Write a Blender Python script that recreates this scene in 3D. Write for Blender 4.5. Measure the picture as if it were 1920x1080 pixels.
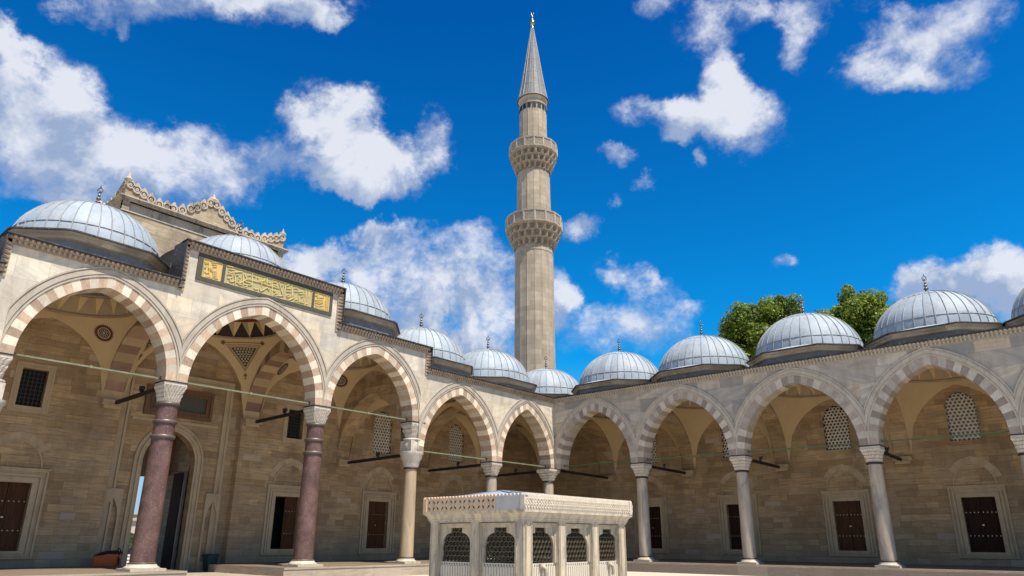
import bpy, math, random
from mathutils import Vector, Matrix
from math import sin, cos, pi, sqrt, acos, atan2, radians
rnd = random.Random(7)
D = bpy.data
for o in list(D.objects): D.objects.remove(o)
SC = bpy.context.scene
COL = SC.collection

# ---------------------------------------------------------------- camera
YAW, PITCH, ROLL = 0.7075, 0.316, 0.0039
CAM = Vector((26.8313, -34.8363, 1.0955))
def cam_basis():
    f = Vector((-sin(YAW)*cos(PITCH), cos(YAW)*cos(PITCH), sin(PITCH)))
    r = Vector((cos(YAW), sin(YAW), 0)); u = r.cross(f)
    return f, r*cos(ROLL)+u*sin(ROLL), u*cos(ROLL)-r*sin(ROLL)
cd = D.cameras.new('camera'); cam = D.objects.new('camera', cd); COL.objects.link(cam)
f_, r_, u_ = cam_basis()
M = Matrix((r_, u_, -f_)).transposed().to_4x4(); M.translation = CAM
cam.matrix_world = M
cd.sensor_width = 36; cd.lens = 1301.24/1920*36
cd.shift_x = -13.77/1920; cd.shift_y = 47.14/1920
cd.clip_start = 0.1; cd.clip_end = 3000
SC.camera = cam

# ---------------------------------------------------------------- light
SUN_AZ, SUN_EL = radians(-6), radians(63)      # azimuth from +X
sl = D.lights.new('sun', 'SUN'); sl.energy = 5.0; sl.angle = radians(0.53); sl.color = (1.0, 0.905, 0.775)
so = D.objects.new('sun', sl); COL.objects.link(so)
sd = Vector((cos(SUN_EL)*cos(SUN_AZ), cos(SUN_EL)*sin(SUN_AZ), sin(SUN_EL)))
so.rotation_euler = sd.to_track_quat('Z', 'Y').to_euler(); so.location = (0, 0, 60)
SC.view_settings.view_transform = 'Standard'; SC.view_settings.look = 'None'
SC.view_settings.exposure = 0.68; SC.view_settings.gamma = 1.0
SC.cycles.max_bounces = 8; SC.cycles.diffuse_bounces = 5; SC.cycles.glossy_bounces = 3
SC.cycles.transparent_max_bounces = 8; SC.cycles.use_denoising = True

# clouds: azimuth, elevation, tilt, half width, half height (radians), amount
CLOUDS= [(-1.32,0.628,0.3,0.08,0.024,1.0),(-1.249,0.659,0.26,0.083,0.018,1.0),(-1.082,0.696,0.17,0.094,0.024,1.0),(-1.028,0.686,0.15,0.036,0.015,1.0),(-1.308,0.607,0.31,0.012,0.014,0.7),(-1.17,0.684,0.23,0.064,0.012,0.7),(-1.356,0.508,0.3,0.046,0.042,1.0),(-1.392,0.458,0.3,0.064,0.059,1.0),(-1.33,0.445,0.26,0.095,0.056,0.95),(-1.423,0.528,0.36,0.023,0.034,0.45),(-1.203,0.501,0.22,0.043,0.025,1.0),(-1.235,0.449,0.21,0.104,0.04,0.9),(-1.154,0.463,0.18,0.059,0.034,0.9),(-1.341,0.409,0.25,0.085,0.028,0.75),(-1.419,0.487,0.34,0.034,0.035,0.8),(-1.013,0.565,0.13,0.071,0.041,1.0),(-0.966,0.589,0.11,0.043,0.027,0.9),(-1.024,0.517,0.12,0.09,0.042,1.0),(-0.95,0.512,0.09,0.075,0.043,1.0),(-0.85,0.55,0.06,0.035,0.039,1.0),(-1.063,0.571,0.16,0.026,0.019,0.7),(-0.939,0.477,0.09,0.037,0.02,0.9),(-1.114,0.495,0.17,0.046,0.031,0.85),(-0.891,0.503,0.07,0.042,0.029,0.7),(-0.884,0.392,0.05,0.073,0.045,1.2),(-0.81,0.381,0.02,0.091,0.057,1.2),(-0.927,0.336,0.06,0.071,0.06,1.1),(-0.743,0.352,0.0,0.074,0.061,1.2),(-0.666,0.337,-0.02,0.045,0.042,1.1),(-1.016,0.38,0.11,0.046,0.029,0.9),(-0.846,0.288,0.02,0.151,0.053,0.85),(-1.034,0.334,0.1,0.045,0.04,0.8),(-0.766,0.267,0.01,0.087,0.027,0.7),(-0.916,0.42,0.08,0.032,0.018,1.0),(-0.638,0.329,-0.02,0.02,0.027,0.9),(-0.615,0.439,-0.04,0.035,0.018,0.55),(-0.547,0.38,-0.06,0.048,0.019,0.6),(-0.525,0.344,-0.06,0.063,0.018,0.45),(-0.535,0.302,-0.06,0.077,0.027,0.5),(-0.615,0.275,-0.03,0.071,0.031,0.45),(-0.49,0.27,-0.06,0.045,0.03,0.35),(-0.558,0.538,-0.07,0.027,0.014,0.9),(-0.509,0.5,-0.09,0.022,0.017,0.85),(-0.556,0.474,-0.06,0.015,0.015,0.6),(-0.518,0.594,-0.09,0.036,0.021,0.5),(-0.377,0.621,-0.17,0.034,0.023,1.0),(-0.38,0.577,-0.17,0.083,0.028,1.0),(-0.344,0.547,-0.18,0.054,0.031,1.0),(-0.447,0.573,-0.13,0.04,0.029,0.9),(-0.413,0.522,-0.13,0.013,0.013,0.6),(-0.364,0.592,-0.17,0.032,0.027,0.7),(-0.472,0.719,-0.13,0.045,0.016,0.8),(-0.397,0.678,-0.16,0.046,0.027,0.72),(-0.327,0.69,-0.21,0.073,0.019,0.55),(-0.25,0.665,-0.24,0.035,0.028,0.68),(-0.266,0.628,-0.22,0.028,0.024,0.7),(-0.203,0.669,-0.27,0.044,0.015,0.4),(-0.178,0.589,-0.27,0.041,0.024,0.72),(-0.105,0.587,-0.32,0.06,0.025,0.66),(-0.05,0.6,-0.36,0.054,0.02,0.6),(-0.125,0.558,-0.3,0.058,0.015,0.68),(-0.017,0.606,-0.37,0.03,0.02,0.5),(-0.146,0.622,-0.3,0.034,0.016,0.35),(-0.043,0.551,-0.34,0.035,0.018,0.4),(-0.111,0.307,-0.2,0.061,0.026,1.1),(-0.063,0.307,-0.21,0.037,0.031,1.2),(-0.151,0.315,-0.18,0.027,0.02,1.0),(-0.062,0.269,-0.19,0.041,0.031,1.1),(-0.318,0.36,-0.13,0.025,0.01,0.45),(-0.172,0.305,-0.17,0.03,0.02,0.8),(-0.115,0.634,-0.32,0.053,0.013,0.4),(-0.088,0.547,-0.32,0.049,0.011,0.4),(-0.564,0.365,-0.05,0.04,0.012,0.5),(-0.504,0.361,-0.07,0.016,0.023,0.35),(-0.456,0.317,-0.08,0.038,0.015,0.4),(-0.566,0.311,-0.04,0.047,0.015,0.45),(-0.602,0.449,-0.04,0.033,0.012,0.5),(-0.795,0.438,0.03,0.05,0.017,0.6),(-1.409,0.552,0.36,0.035,0.017,0.3),(-1.44,0.558,0.38,0.017,0.022,0.3)]
w = D.worlds.new('World'); SC.world = w; w.use_nodes = True
nt = w.node_tree; nt.nodes.clear()
class G:
    """small helper for writing node graphs"""
    def __init__(s, nt): s.t = nt
    def n(s, typ, **kw):
        n = s.t.nodes.new(typ)
        for k, v in kw.items():
            if k in ('i',):
                for a, b in v.items(): s.put(n.inputs[a], b)
            else: setattr(n, k, v)
        return n
    def put(s, inp, v):
        if isinstance(v, bpy.types.NodeSocket): s.t.links.new(v, inp)
        else: inp.default_value = v
    def m(s, op, a, b=None, c=None, clamp=False):
        n = s.t.nodes.new('ShaderNodeMath'); n.operation = op; n.use_clamp = clamp
        for k, v in enumerate((a, b, c)):
            if v is not None: s.put(n.inputs[k], v)
        return n.outputs[0]
    def vm(s, op, a, b=None, out=0):
        n = s.t.nodes.new('ShaderNodeVectorMath'); n.operation = op
        s.put(n.inputs[0], a)
        if b is not None: s.put(n.inputs[1], b)
        return n.outputs[out]
    def mix(s, fac, a, b, bt='MIX'):
        n = s.t.nodes.new('ShaderNodeMix'); n.data_type = 'RGBA'; n.blend_type = bt
        s.put(n.inputs[0], fac); s.put(n.inputs[6], a); s.put(n.inputs[7], b)
        return n.outputs[2]
    def ramp(s, fac, stops, interp='LINEAR'):
        n = s.t.nodes.new('ShaderNodeValToRGB'); cr = n.color_ramp; cr.interpolation = interp
        while len(cr.elements) < len(stops): cr.elements.new(0.5)
        for e, (p, c) in zip(cr.elements, stops):
            e.position = p; e.color = c if len(c) == 4 else (*c, 1)
        s.put(n.inputs[0], fac); return n.outputs[0]
    def mr(s, v, a, b, c, d, smooth=False):
        n = s.t.nodes.new('ShaderNodeMapRange'); n.clamp = True
        if smooth: n.interpolation_type = 'SMOOTHSTEP'
        for k, x in enumerate((v, a, b, c, d)): s.put(n.inputs[k], x)
        return n.outputs[0]
    def noise(s, vec, scale, detail=4, rough=.55, dist=0, out=0):
        n = s.t.nodes.new('ShaderNodeTexNoise'); s.put(n.inputs['Vector'], vec)
        for a, b in (('Scale', scale), ('Detail', detail), ('Roughness', rough), ('Distortion', dist)): s.put(n.inputs[a], b)
        return n.outputs[out]
g = G(nt)
tc = g.n('ShaderNodeTexCoord').outputs['Generated']
dirn = g.vm('NORMALIZE', tc)
sx = g.n('ShaderNodeSeparateXYZ', i={0: dirn})
az = g.m('ARCTAN2', sx.outputs[0], sx.outputs[1]); el = g.m('ARCSINE', sx.outputs[2])
wz = g.noise(dirn, 11, 5, .65, 0, 1)                        # domain warp for wispy outlines
ws = g.vm('SCALE', g.vm('SUBTRACT', wz, (.5, .5, .5))); ws.node.inputs[3].default_value = .075
ae = g.n('ShaderNodeCombineXYZ', i={0: az, 1: el}).outputs[0]
ae = g.vm('ADD', ae, ws)
accv = None
for i_, (a, e, t, ra, re, amt) in enumerate(CLOUDS):
    if i_ and i_ % 6 == 0:      # ties each batch to the one before, so few values are held at a time
        ae = g.vm('ADD', ae, g.vm('MULTIPLY', accv, (1e-6, 1e-6, 0)))
    mp = g.n('ShaderNodeMapping', vector_type='TEXTURE')
    g.put(mp.inputs[0], ae); mp.inputs[1].default_value = (a, e, 0); mp.inputs[2].default_value = (0, 0, t)
    mp.inputs[3].default_value = (ra*1.42, re*1.55, 1)
    # flatten z so only azimuth and elevation count
    mp2 = g.vm('MULTIPLY', mp.outputs[0], (1, 1, 0))
    L = g.vm('LENGTH', mp2, out=1)
    v = g.mr(L, 1.0, 0.0, 0.0, amt*.92+.16, True)
    yy = g.m('MULTIPLY', g.n('ShaderNodeSeparateXYZ', i={0: mp2}).outputs[1], v)
    ci = g.n('ShaderNodeCombineXYZ', i={0: v, 1: yy}).outputs[0]
    accv = ci if accv is None else g.vm('ADD', accv, ci)
sv = g.n('ShaderNodeSeparateXYZ', i={0: accv}); acc, accy = sv.outputs[0], sv.outputs[1]
accc = g.m('MINIMUM', acc, .98)
n1 = g.noise(dirn, 8, 9, .58, .3)
n2 = g.noise(dirn, 26, 6, .6, .2)
n3 = g.noise(g.vm('MULTIPLY', dirn, (1, 1, 2.2)), 60, 5, .65, .4)
fb = g.m('ADD', g.m('MULTIPLY', g.m('SUBTRACT', n1, .5), 2.2), g.m('ADD', g.m('MULTIPLY', g.m('SUBTRACT', n2, .5), 1.5), g.m('MULTIPLY', g.m('SUBTRACT', n3, .5), .7)))
vo = g.n('ShaderNodeTexVoronoi', feature='F1', normalize=True, i={'Vector': g.vm('ADD', dirn, ws), 'Scale': 13.0, 'Detail': 4.0, 'Roughness': .62, 'Lacunarity': 2.2}).outputs['Distance']
puff = g.m('MULTIPLY', g.m('SUBTRACT', .34, vo), 1.6)
fb = g.m('ADD', fb, puff)
dens = g.m('ADD', accc, g.m('MULTIPLY', fb, g.mr(acc, 0, .30, 0, 1)))
soft = g.noise(dirn, 3.1, 2, .5)
cov = g.mr(dens, .10, g.mr(soft, .40, .60, .85, 1.75), 0, 1, True)
cov = g.m('MULTIPLY', cov, .95)
# a thin veil of high cloud low in the sky
shade_n = g.noise(g.vm('ADD', dirn, (.03, -.01, .05)), 8, 9, .58, .3)
relief = g.m('ADD', g.m('MULTIPLY', g.m('SUBTRACT', n1, shade_n), 5.5), g.m('MULTIPLY', g.m('SUBTRACT', n2, .5), .9))
relief = g.m('ADD', relief, g.m('MULTIPLY', puff, .55))
lit = g.m('ADD', relief, g.mr(dens, .3, 1.4, .12, .48))
lit = g.m('ADD', lit, g.m('MULTIPLY', g.m('DIVIDE', accy, g.m('MAXIMUM', acc, .2)), 1.0))
lit = g.m('ADD', lit, g.mr(el, .18, .40, -.12, .05), clamp=True)
ccol = g.mix(lit, (2.15, 2.75, 4.0, 1), (5.0, 5.2, 5.7, 1))
sky = g.n('ShaderNodeTexSky', sky_type='NISHITA', sun_disc=False)
sky.sun_elevation = SUN_EL; sky.sun_rotation = pi/2 - SUN_AZ
sky.air_density = 1.0; sky.dust_density = .3; sky.ozone_density = 3.0
# unseen cloud added elsewhere in the sky, with horizon haze, to neutralise ambient light
daz = g.m('ABSOLUTE', g.m('SUBTRACT', g.m('ABSOLUTE', g.m('SUBTRACT', az, -.70)), 0))
outside = g.m('MAXIMUM', g.mr(daz, .95, 1.15, 0, 1, True), g.mr(el, .86, 1.0, 0, 1, True))
n4 = g.noise(dirn, 2.6, 8, .6, .3)
cov2 = g.m('MULTIPLY', g.mr(n4, .46, .62, 0, .75, True), outside)
cov = g.m('MAXIMUM', cov, cov2)
haze = g.mr(el, .0, .26, .85, 0, True)
skc = g.mix(1.0, sky.outputs[0], g.mix(g.mr(el, .2, .72, 0, 1), (.02, .74, 1.12, 1), (.004, .42, .90, 1)), 'MULTIPLY')
skc = g.mix(haze, skc, (3.0, 3.5, 4.2, 1))
final = g.mix(cov, skc, ccol)
bg = g.n('ShaderNodeBackground', i={0: final, 1: .10})
out = g.n('ShaderNodeOutputWorld'); nt.links.new(bg.outputs[0], out.inputs[0])
w.cycles.sampling_method = 'MANUAL'; w.cycles.sample_map_resolution = 256

# ---------------------------------------------------------------- materials
MATS = {}
def mat(name, fn, rough=.8, metal=0.0, spec=.4):
    m = D.materials.new(name); m.use_nodes = True; t = m.node_tree; t.nodes.clear(); g = G(t)
    b = g.n('ShaderNodeBsdfPrincipled'); b.inputs['Roughness'].default_value = rough
    b.inputs['Metallic'].default_value = metal; b.inputs['Specular IOR Level'].default_value = spec
    o = g.n('ShaderNodeOutputMaterial'); t.links.new(b.outputs[0], o.inputs[0])
    pos = g.n('ShaderNodeNewGeometry').outputs['Position']
    sp = g.n('ShaderNodeSeparateXYZ', i={0: pos}).outputs
    tint = g.n('ShaderNodeAttribute', attribute_name='tint').outputs['Fac']
    r = fn(g, pos, sp, tint)
    g.put(b.inputs['Base Color'], r['c'])
    if 'r' in r: g.put(b.inputs['Roughness'], r['r'])
    if 'h' in r:
        bp = g.n('ShaderNodeBump', i={'Height': r['h'], 'Strength': r.get('bs', .5), 'Distance': r.get('bd', .02)})
        t.links.new(bp.outputs[0], b.inputs['Normal'])
    if 'a' in r: g.put(b.inputs['Alpha'], r['a'])
    MATS[name] = m; return m
def tinted(g, col, tint, lo=.72, hi=1.22):
    k = g.mr(tint, 0, 1, lo, hi)
    return g.vm('SCALE', col) if False else scale_col(g, col, k)
def scale_col(g, col, k):
    n = g.t.nodes.new('ShaderNodeVectorMath'); n.operation = 'SCALE'
    g.put(n.inputs[0], col); g.put(n.inputs[3], k); return n.outputs[0]
def wallvec(g, sp):
    return g.n('ShaderNodeCombineXYZ', i={0: g.m('SUBTRACT', sp[0], sp[1]), 1: sp[2]}).outputs[0]
def bricks(g, vec, w, h, mort=.006, off=.5, freq=2, sq=1.0, sqf=2):
    n = g.n('ShaderNodeTexBrick', offset=off, offset_frequency=freq, squash=sq, squash_frequency=sqf)
    g.put(n.inputs['Vector'], vec)
    n.inputs['Color1'].default_value = (0, 0, 0, 1); n.inputs['Color2'].default_value = (1, 1, 1, 1)
    n.inputs['Mortar'].default_value = (.5, .5, .5, 1); n.inputs['Scale'].default_value = 1
    n.inputs['Mortar Size'].default_value = mort; n.inputs['Mortar Smooth'].default_value = .3
    n.inputs['Brick Width'].default_value = w; n.inputs['Row Height'].default_value = h
    return n.outputs[0], n.outputs[1]
def marble_wall(g, pos, sp, tint, light, warm, grey, bw=1.7, bh=.82, greyness=.5, vein=1.0):
    wv = wallvec(g, sp)
    v = g.vm('ADD', wv, g.vm('SCALE', g.noise(pos, .5, 1, .5, 0, 1)) ) if False else wv
    rid, mort = bricks(g, v, bw, bh, .004, .37, 2, .62, 3)
    rr = g.m('MULTIPLY', rid, 37.0)
    ang = g.m('MULTIPLY', g.m('SUBTRACT', g.m('FRACT', g.m('MULTIPLY', rid, 5.3)), .5), 1.1)
    vr = g.n('ShaderNodeVectorRotate', rotation_type='Z_AXIS', i={'Vector': v, 'Angle': ang}).outputs[0]
    st = g.vm('MULTIPLY', vr, (.22, 1.9, 1)); st = g.vm('ADD', st, g.n('ShaderNodeCombineXYZ', i={0: rr, 1: rr, 2: rr}).outputs[0])
    vn = g.noise(st, 1.9, 6, .58, .7)
    veins = g.mr(vn, .40, .66, 0, 1)
    cl = g.noise(pos, .8, 5, .6)
    base = g.mix(g.mr(rid, 0, 1, 0, 1), light, warm)
    base = g.mix(g.m('MULTIPLY', g.mr(g.m('FRACT', g.m('MULTIPLY', rid, 7.3)), .45, 1, 0, 1), greyness), base, grey)
    base = g.mix(g.m('MULTIPLY', veins, .55*vein), base, grey)
    base = g.mix(g.mr(cl, .45, .8, 0, .35), base, warm)
    grime = g.noise(g.vm('MULTIPLY', pos, (1, 1, .35)), 2.5, 6, .65)
    base = g.mix(g.mr(grime, .46, .74, 0, .55), base, (.22, .175, .125, 1))
    spot = g.noise(pos, 7, 5, .75); base = g.mix(g.mr(spot, .58, .74, 0, .4), base, (.25, .20, .15, 1))
    base = g.mix(g.m('MULTIPLY', mort, .8), base, (.18, .15, .12, 1))
    fine = g.noise(pos, 30, 3, .6)
    h = g.m('SUBTRACT', g.m('MULTIPLY', fine, .2), mort)
    return dict(c=tinted(g, base, tint, .85, 1.12), h=h, bs=.35, bd=.012)
mat('marble_left', lambda g, p, s, t: marble_wall(g, p, s, t, (.62,.57,.455,1), (.60,.49,.32,1), (.37,.355,.32,1), 1.6, .78, .6, 1.25), .55)
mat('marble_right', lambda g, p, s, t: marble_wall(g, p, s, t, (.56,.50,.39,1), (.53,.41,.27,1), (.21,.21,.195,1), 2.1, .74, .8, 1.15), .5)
def plain_stone(c1, c2, grime=(.14,.11,.08,1), gs=.4, scale=1.2, fine=25):
    def f(g, pos, sp, tint):
        n = g.noise(pos, scale, 7, .65, .4); base = g.mix(g.mr(n, .35, .7, 0, 1), c1, c2)
        n2 = g.noise(g.vm('MULTIPLY', pos, (1, 1, .3)), scale*3, 6, .7)
        base = g.mix(g.mr(n2, .48, .78, 0, gs), base, grime)
        return dict(c=tinted(g, base, tint), h=g.noise(pos, fine, 4, .6), bs=.35, bd=.012)
    return f
mat('trim_marble', plain_stone((.52,.46,.36,1), (.42,.37,.29,1), gs=.5, scale=2), .6)
mat('trim_grey', plain_stone((.34,.30,.24,1), (.44,.39,.31,1), gs=.5), .65)
mat('cornice_stone', plain_stone((.36,.29,.21,1), (.28,.23,.17,1), gs=.6), .8)
mat('cornice_grey', plain_stone((.40,.36,.29,1), (.34,.31,.26,1), gs=.5), .8)
mat('voussoir_light', plain_stone((.63,.56,.44,1), (.52,.45,.35,1), gs=.5, scale=4), .6)
mat('voussoir_red', plain_stone((.36,.255,.175,1), (.47,.37,.265,1), (.18,.125,.09,1), .65, 4.5), .65)
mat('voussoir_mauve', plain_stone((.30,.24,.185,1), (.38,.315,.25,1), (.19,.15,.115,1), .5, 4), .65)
mat('voussoir_pale', plain_stone((.55,.49,.39,1), (.42,.375,.305,1), gs=.45, scale=4), .6)
mat('stripe_brown', plain_stone((.22,.13,.085,1), (.28,.17,.11,1), gs=.3), .75)
mat('stripe_cream', plain_stone((.42,.30,.165,1), (.36,.26,.14,1), gs=.2), .75)
def ashlar(c1, c2, c3, bw, bh, dark=.35):
    def f(g, pos, sp, tint):
        wv = wallvec(g, sp)
        rid, mort = bricks(g, wv, bw, bh, .004, .43, 2, .58, 3)
        rid2, m2 = bricks(g, g.vm('ADD', wv, (.31, 0, 0)), bw*2.3, bh*2, .0, .3, 2, .7, 2)
        base = g.mix(rid, c1, c2)
        base = g.mix(g.mr(rid2, .55, 1, 0, .55), base, c3)
        st = g.noise(g.vm('MULTIPLY', wv, (.8, 7, 1)), 1.6, 8, .68, .6)
        base = g.mix(g.mr(st, .40, .68, 0, .7), base, (.19,.13,.075,1))
        pits = g.noise(g.vm('MULTIPLY', pos, (1, 1, 1.8)), 9, 6, .75)
        base = g.mix(g.mr(pits, .57, .70, 0, .6), base, (.13,.09,.055,1)); base = g.mix(g.mr(pits, .43, .30, 0, .5), base, (.50,.40,.27,1))
        big = g.noise(g.vm('MULTIPLY', pos, (1, 1, .4)), .6, 6, .65)
        base = g.mix(g.mr(big, .46, .72, 0, dark*1.5), base, (.10,.068,.04,1))
        hue = g.m('FRACT', g.m('MULTIPLY', rid, 5.1))
        base = g.mix(g.mr(hue, .6, 1, 0, .35), base, (.25,.20,.14,1))
        # lower courses are greyer, cooler stone
        low = g.mr(sp[2], .3, 2.6, .5, 0)
        base = g.mix(g.m('MULTIPLY', low, g.mr(g.noise(pos, 1.3, 4, .6), .3, .6, .3, 1)), base, (.27,.22,.155,1))
        pale = g.m('GREATER_THAN', g.m('FRACT', g.m('MULTIPLY', rid, 13.7)), .965)
        base = g.mix(g.m('MULTIPLY', pale, .4), base, (.42,.36,.29,1))
        base = g.mix(g.m('MULTIPLY', mort, .75), base, (.10,.07,.04,1))
        h = g.m('SUBTRACT', g.m('MULTIPLY', g.noise(pos, 14, 5, .65), .35), mort)
        return dict(c=tinted(g, base, tint, .85, 1.15), h=h, bs=.5, bd=.015)
    return f
mat('wall_stone', ashlar((.50,.345,.175,1), (.29,.185,.085,1), (.52,.385,.215,1), .95, .30), .85)
mat('frame_stone', plain_stone((.45,.345,.21,1), (.37,.275,.16,1), gs=.4), .75)
mat('gate_stone', ashlar((.50,.42,.29,1), (.34,.265,.17,1), (.46,.38,.27,1), 1.3, .42, .45), .85)
def weathered(g, pos, sp, tint):
    n = g.noise(pos, .9, 7, .65, .4); base = g.mix(g.mr(n, .35, .7, 0, 1), (.50,.41,.30,1), (.42,.35,.27,1))
    n2 = g.noise(g.vm('MULTIPLY', pos, (1, 1.0, .22)), 2.2, 7, .7)
    base = g.mix(g.mr(n2, .48, .66, 0, .8), base, (.13,.11,.085,1))
    return dict(c=tinted(g, base, tint), h=g.noise(pos, 12, 5, .65), bs=.5, bd=.02)
mat('weathered_stone', weathered, .9)
def minaret_st(g, pos, sp, tint):
    rel = g.vm('SUBTRACT', pos, (-8.83, 9.0, 0)); q = g.n('ShaderNodeSeparateXYZ', i={0: rel}).outputs
    an = g.m('MULTIPLY', g.m('ARCTAN2', q[1], q[0]), 1.6)
    v = g.n('ShaderNodeCombineXYZ', i={0: an, 1: sp[2]}).outputs[0]
    rid, mort = bricks(g, v, .94, .42, .006, .5, 2, 1, 2)
    base = g.mix(rid, (.42,.355,.26,1), (.31,.26,.19,1))
    st = g.noise(g.vm('MULTIPLY', pos, (1, 1, .25)), 2.0, 7, .65, .3)
    base = g.mix(g.mr(st, .44, .72, 0, .6), base, (.20,.165,.125,1))
    base = g.mix(g.m('MULTIPLY', mort, .5), base, (.18,.14,.10,1))
    return dict(c=tinted(g, base, tint, .75, 1.15), h=g.m('SUBTRACT', g.m('MULTIPLY', g.noise(pos, 10, 5, .65), .3), mort), bs=.6, bd=.02)
mat('minaret_stone', minaret_st, .85)
mat('plaster', plain_stone((.54,.40,.22,1), (.48,.355,.19,1), (.32,.235,.12,1), .25, .5, 8), .9)
mat('plaster_white', plain_stone((.60,.50,.36,1), (.55,.46,.33,1), (.40,.30,.2,1), .2, .5, 8), .9)
def lead(c1, c2, stain, sc=1.0):
    def f(g, pos, sp, tint):
        n = g.noise(pos, 1.1*sc, 6, .65, .3); base = g.mix(g.mr(n, .3, .7, 0, 1), c1, c2)
        st = g.noise(g.vm('MULTIPLY', pos, (1, 1, .25)), 4.5, 7, .7)
        base = g.mix(g.mr(st, .5, .75, 0, .5), base, stain)
        sp2 = g.noise(pos, 9, 4, .7)
        base = g.mix(g.mr(sp2, .56, .72, 0, .45), base, (.46,.49,.52,1))
        dk = g.noise(g.vm('MULTIPLY', pos, (1, 1, .5)), 2.2, 7, .75); base = g.mix(g.mr(dk, .54, .72, 0, .55), base, stain)
        return dict(c=tinted(g, base, tint, .82, 1.14), r=g.mr(n, .3, .7, .5, .7), h=g.noise(pos, 5, 5, .6), bs=.25, bd=.03)
    return f
mat('lead', lead((.25,.305,.35,1), (.34,.385,.42,1), (.17,.205,.235,1)), .6, 0, .3)
mat('lead_seam', lead((.22,.24,.25,1), (.30,.32,.33,1), (.14,.15,.16,1)), .65, 0)
mat('lead_dark', lead((.13,.135,.14,1), (.19,.19,.185,1), (.08,.08,.085,1)), .75, 0, .2)
mat('lead_edge', lead((.028,.026,.026,1), (.05,.047,.045,1), (.02,.02,.02,1)), .6)
mat('cone_lead', lead((.15,.145,.14,1), (.21,.205,.195,1), (.09,.088,.085,1)), .7, 0, .25)
def flat(c, c2=None, sc=6):
    def f(g, pos, sp, tint):
        n = g.noise(pos, sc, 5, .65)
        return dict(c=tinted(g, g.mix(g.mr(n, .3, .7, 0, 1), c, c2 or tuple(x*.75 for x in c[:3])+(1,)), tint, .8, 1.15), h=n, bs=.2, bd=.01)
    return f
mat('balcony_stone', plain_stone((.36,.295,.21,1), (.27,.22,.16,1), (.055,.045,.035,1), .9, 2.5, 12), .9)
mat('railing_stone', plain_stone((.46,.40,.31,1), (.36,.31,.24,1), (.14,.11,.08,1), .6, 2.5), .8)
mat('porphyry', lambda g, p, s, t: dict(c=g.mix(g.mr(g.noise(p, 26, 5, .75), .56, .70, 0, .6), g.mix(g.mr(g.noise(p, 1.6, 5, .6, .5), .35, .7, 0, 1), (.065,.036,.030,1), (.15,.085,.072,1)), (.50,.40,.38,1)), r=g.mr(g.noise(p, 3, 4), .3, .7, .3, .5), h=g.noise(p, 7, 5, .7), bs=.2, bd=.02), .4)
def shaft(c1, c2, c3):
    def f(g, pos, sp, tint):
        n = g.noise(g.vm('MULTIPLY', pos, (2.2, 2.2, .5)), 1.2, 6, .6, 1.2)
        base = g.ramp(n, [(.3, c1), (.5, c2), (.68, c3)])
        n2 = g.noise(pos, 5, 5, .7)
        base = g.mix(g.mr(n2, .58, .8, 0, .3), base, (.16,.14,.12,1))
        return dict(c=base, h=g.noise(pos, 12, 4, .6), bs=.15, bd=.01)
    return f
mat('shaft_marble', shaft((.46,.38,.27,1), (.34,.295,.23,1), (.20,.19,.17,1)), .45)
mat('shaft_tan', shaft((.44,.33,.20,1), (.36,.28,.18,1), (.27,.215,.15,1)), .5)
mat('capital_marble', plain_stone((.56,.51,.43,1), (.44,.40,.34,1), (.16,.13,.09,1), .6, 4, 30), .6)
mat('bronze', flat((.055,.045,.038,1)), .5, .4)
mat('bronze_grille', flat((.10,.085,.055,1)), .5, .2)
mat('bronze_and_lit_edge', flat((.16,.13,.11,1)), .45, .4)
mat('tie_green', flat((.13,.155,.09,1), (.20,.215,.14,1), 3), .6)
mat('tie_green_shaded', flat((.06,.11,.035,1), (.09,.14,.05,1), 3), .6)  # same green rods, with the right wing's shade put into the colour
mat('beam_black', flat((.018,.014,.014,1)), .6)
def woodf(c1, c2):
    def f(g, pos, sp, tint):
        n = g.noise(g.vm('MULTIPLY', pos, (9, 9, .7)), 1.6, 6, .6, .6)
        return dict(c=tinted(g, g.mix(g.mr(n, .35, .68, 0, 1), c1, c2), tint), h=n, bs=.2, bd=.01)
    return f
mat('door_wood', woodf((.055,.022,.008,1), (.11,.043,.015,1)), .7, 0, .2)
mat('door_wood_dark', woodf((.025,.010,.005,1), (.045,.017,.008,1)), .75, 0, .15)
mat('panel_wood', woodf((.16,.08,.03,1), (.10,.05,.02,1)), .6)
mat('stud', flat((.55,.50,.38,1)), .35, .8)
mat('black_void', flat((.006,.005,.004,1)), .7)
mat('glass_dark', flat((.02,.022,.025,1)), .15)
mat('glass_light_through', flat((.10,.105,.11,1), (.17,.175,.18,1), 2), .3)  # paler pane, the light coming through is put into its colour
mat('grille_plaster', flat((.56,.50,.40,1)), .8)
mat('gold', flat((.80,.52,.10,1)), .25, 1.0)
mat('gilding', flat((.66,.53,.18,1), (.56,.47,.20,1), 3), .5, .1)
mat('plaque_green', flat((.33,.30,.14,1), (.38,.32,.17,1), 3), .6)
mat('plaque_gold', flat((.52,.37,.12,1), (.58,.38,.16,1), 3), .6)
mat('plaque_frame', flat((.07,.068,.05,1)), .6)
mat('finial_metal', flat((.16,.15,.13,1), (.10,.10,.10,1), 4), .35, .7)
mat('finial_silver', flat((.45,.46,.47,1)), .3, .8)
mat('teal_tile', flat((.02,.10,.12,1)), .3)
mat('paint_and_hole_shade', flat((.045,.028,.02,1)), .8)  # painted ornament, and the shade of holes on the fountain
mat('paint_red', flat((.30,.045,.02,1)), .8)
mat('paint_maroon', flat((.12,.035,.018,1)), .8)
mat('paint_cream', flat((.62,.52,.34,1)), .8)
mat('white_marble', plain_stone((.55,.50,.41,1), (.48,.44,.36,1), (.42,.38,.32,1), .25), .5)
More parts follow.
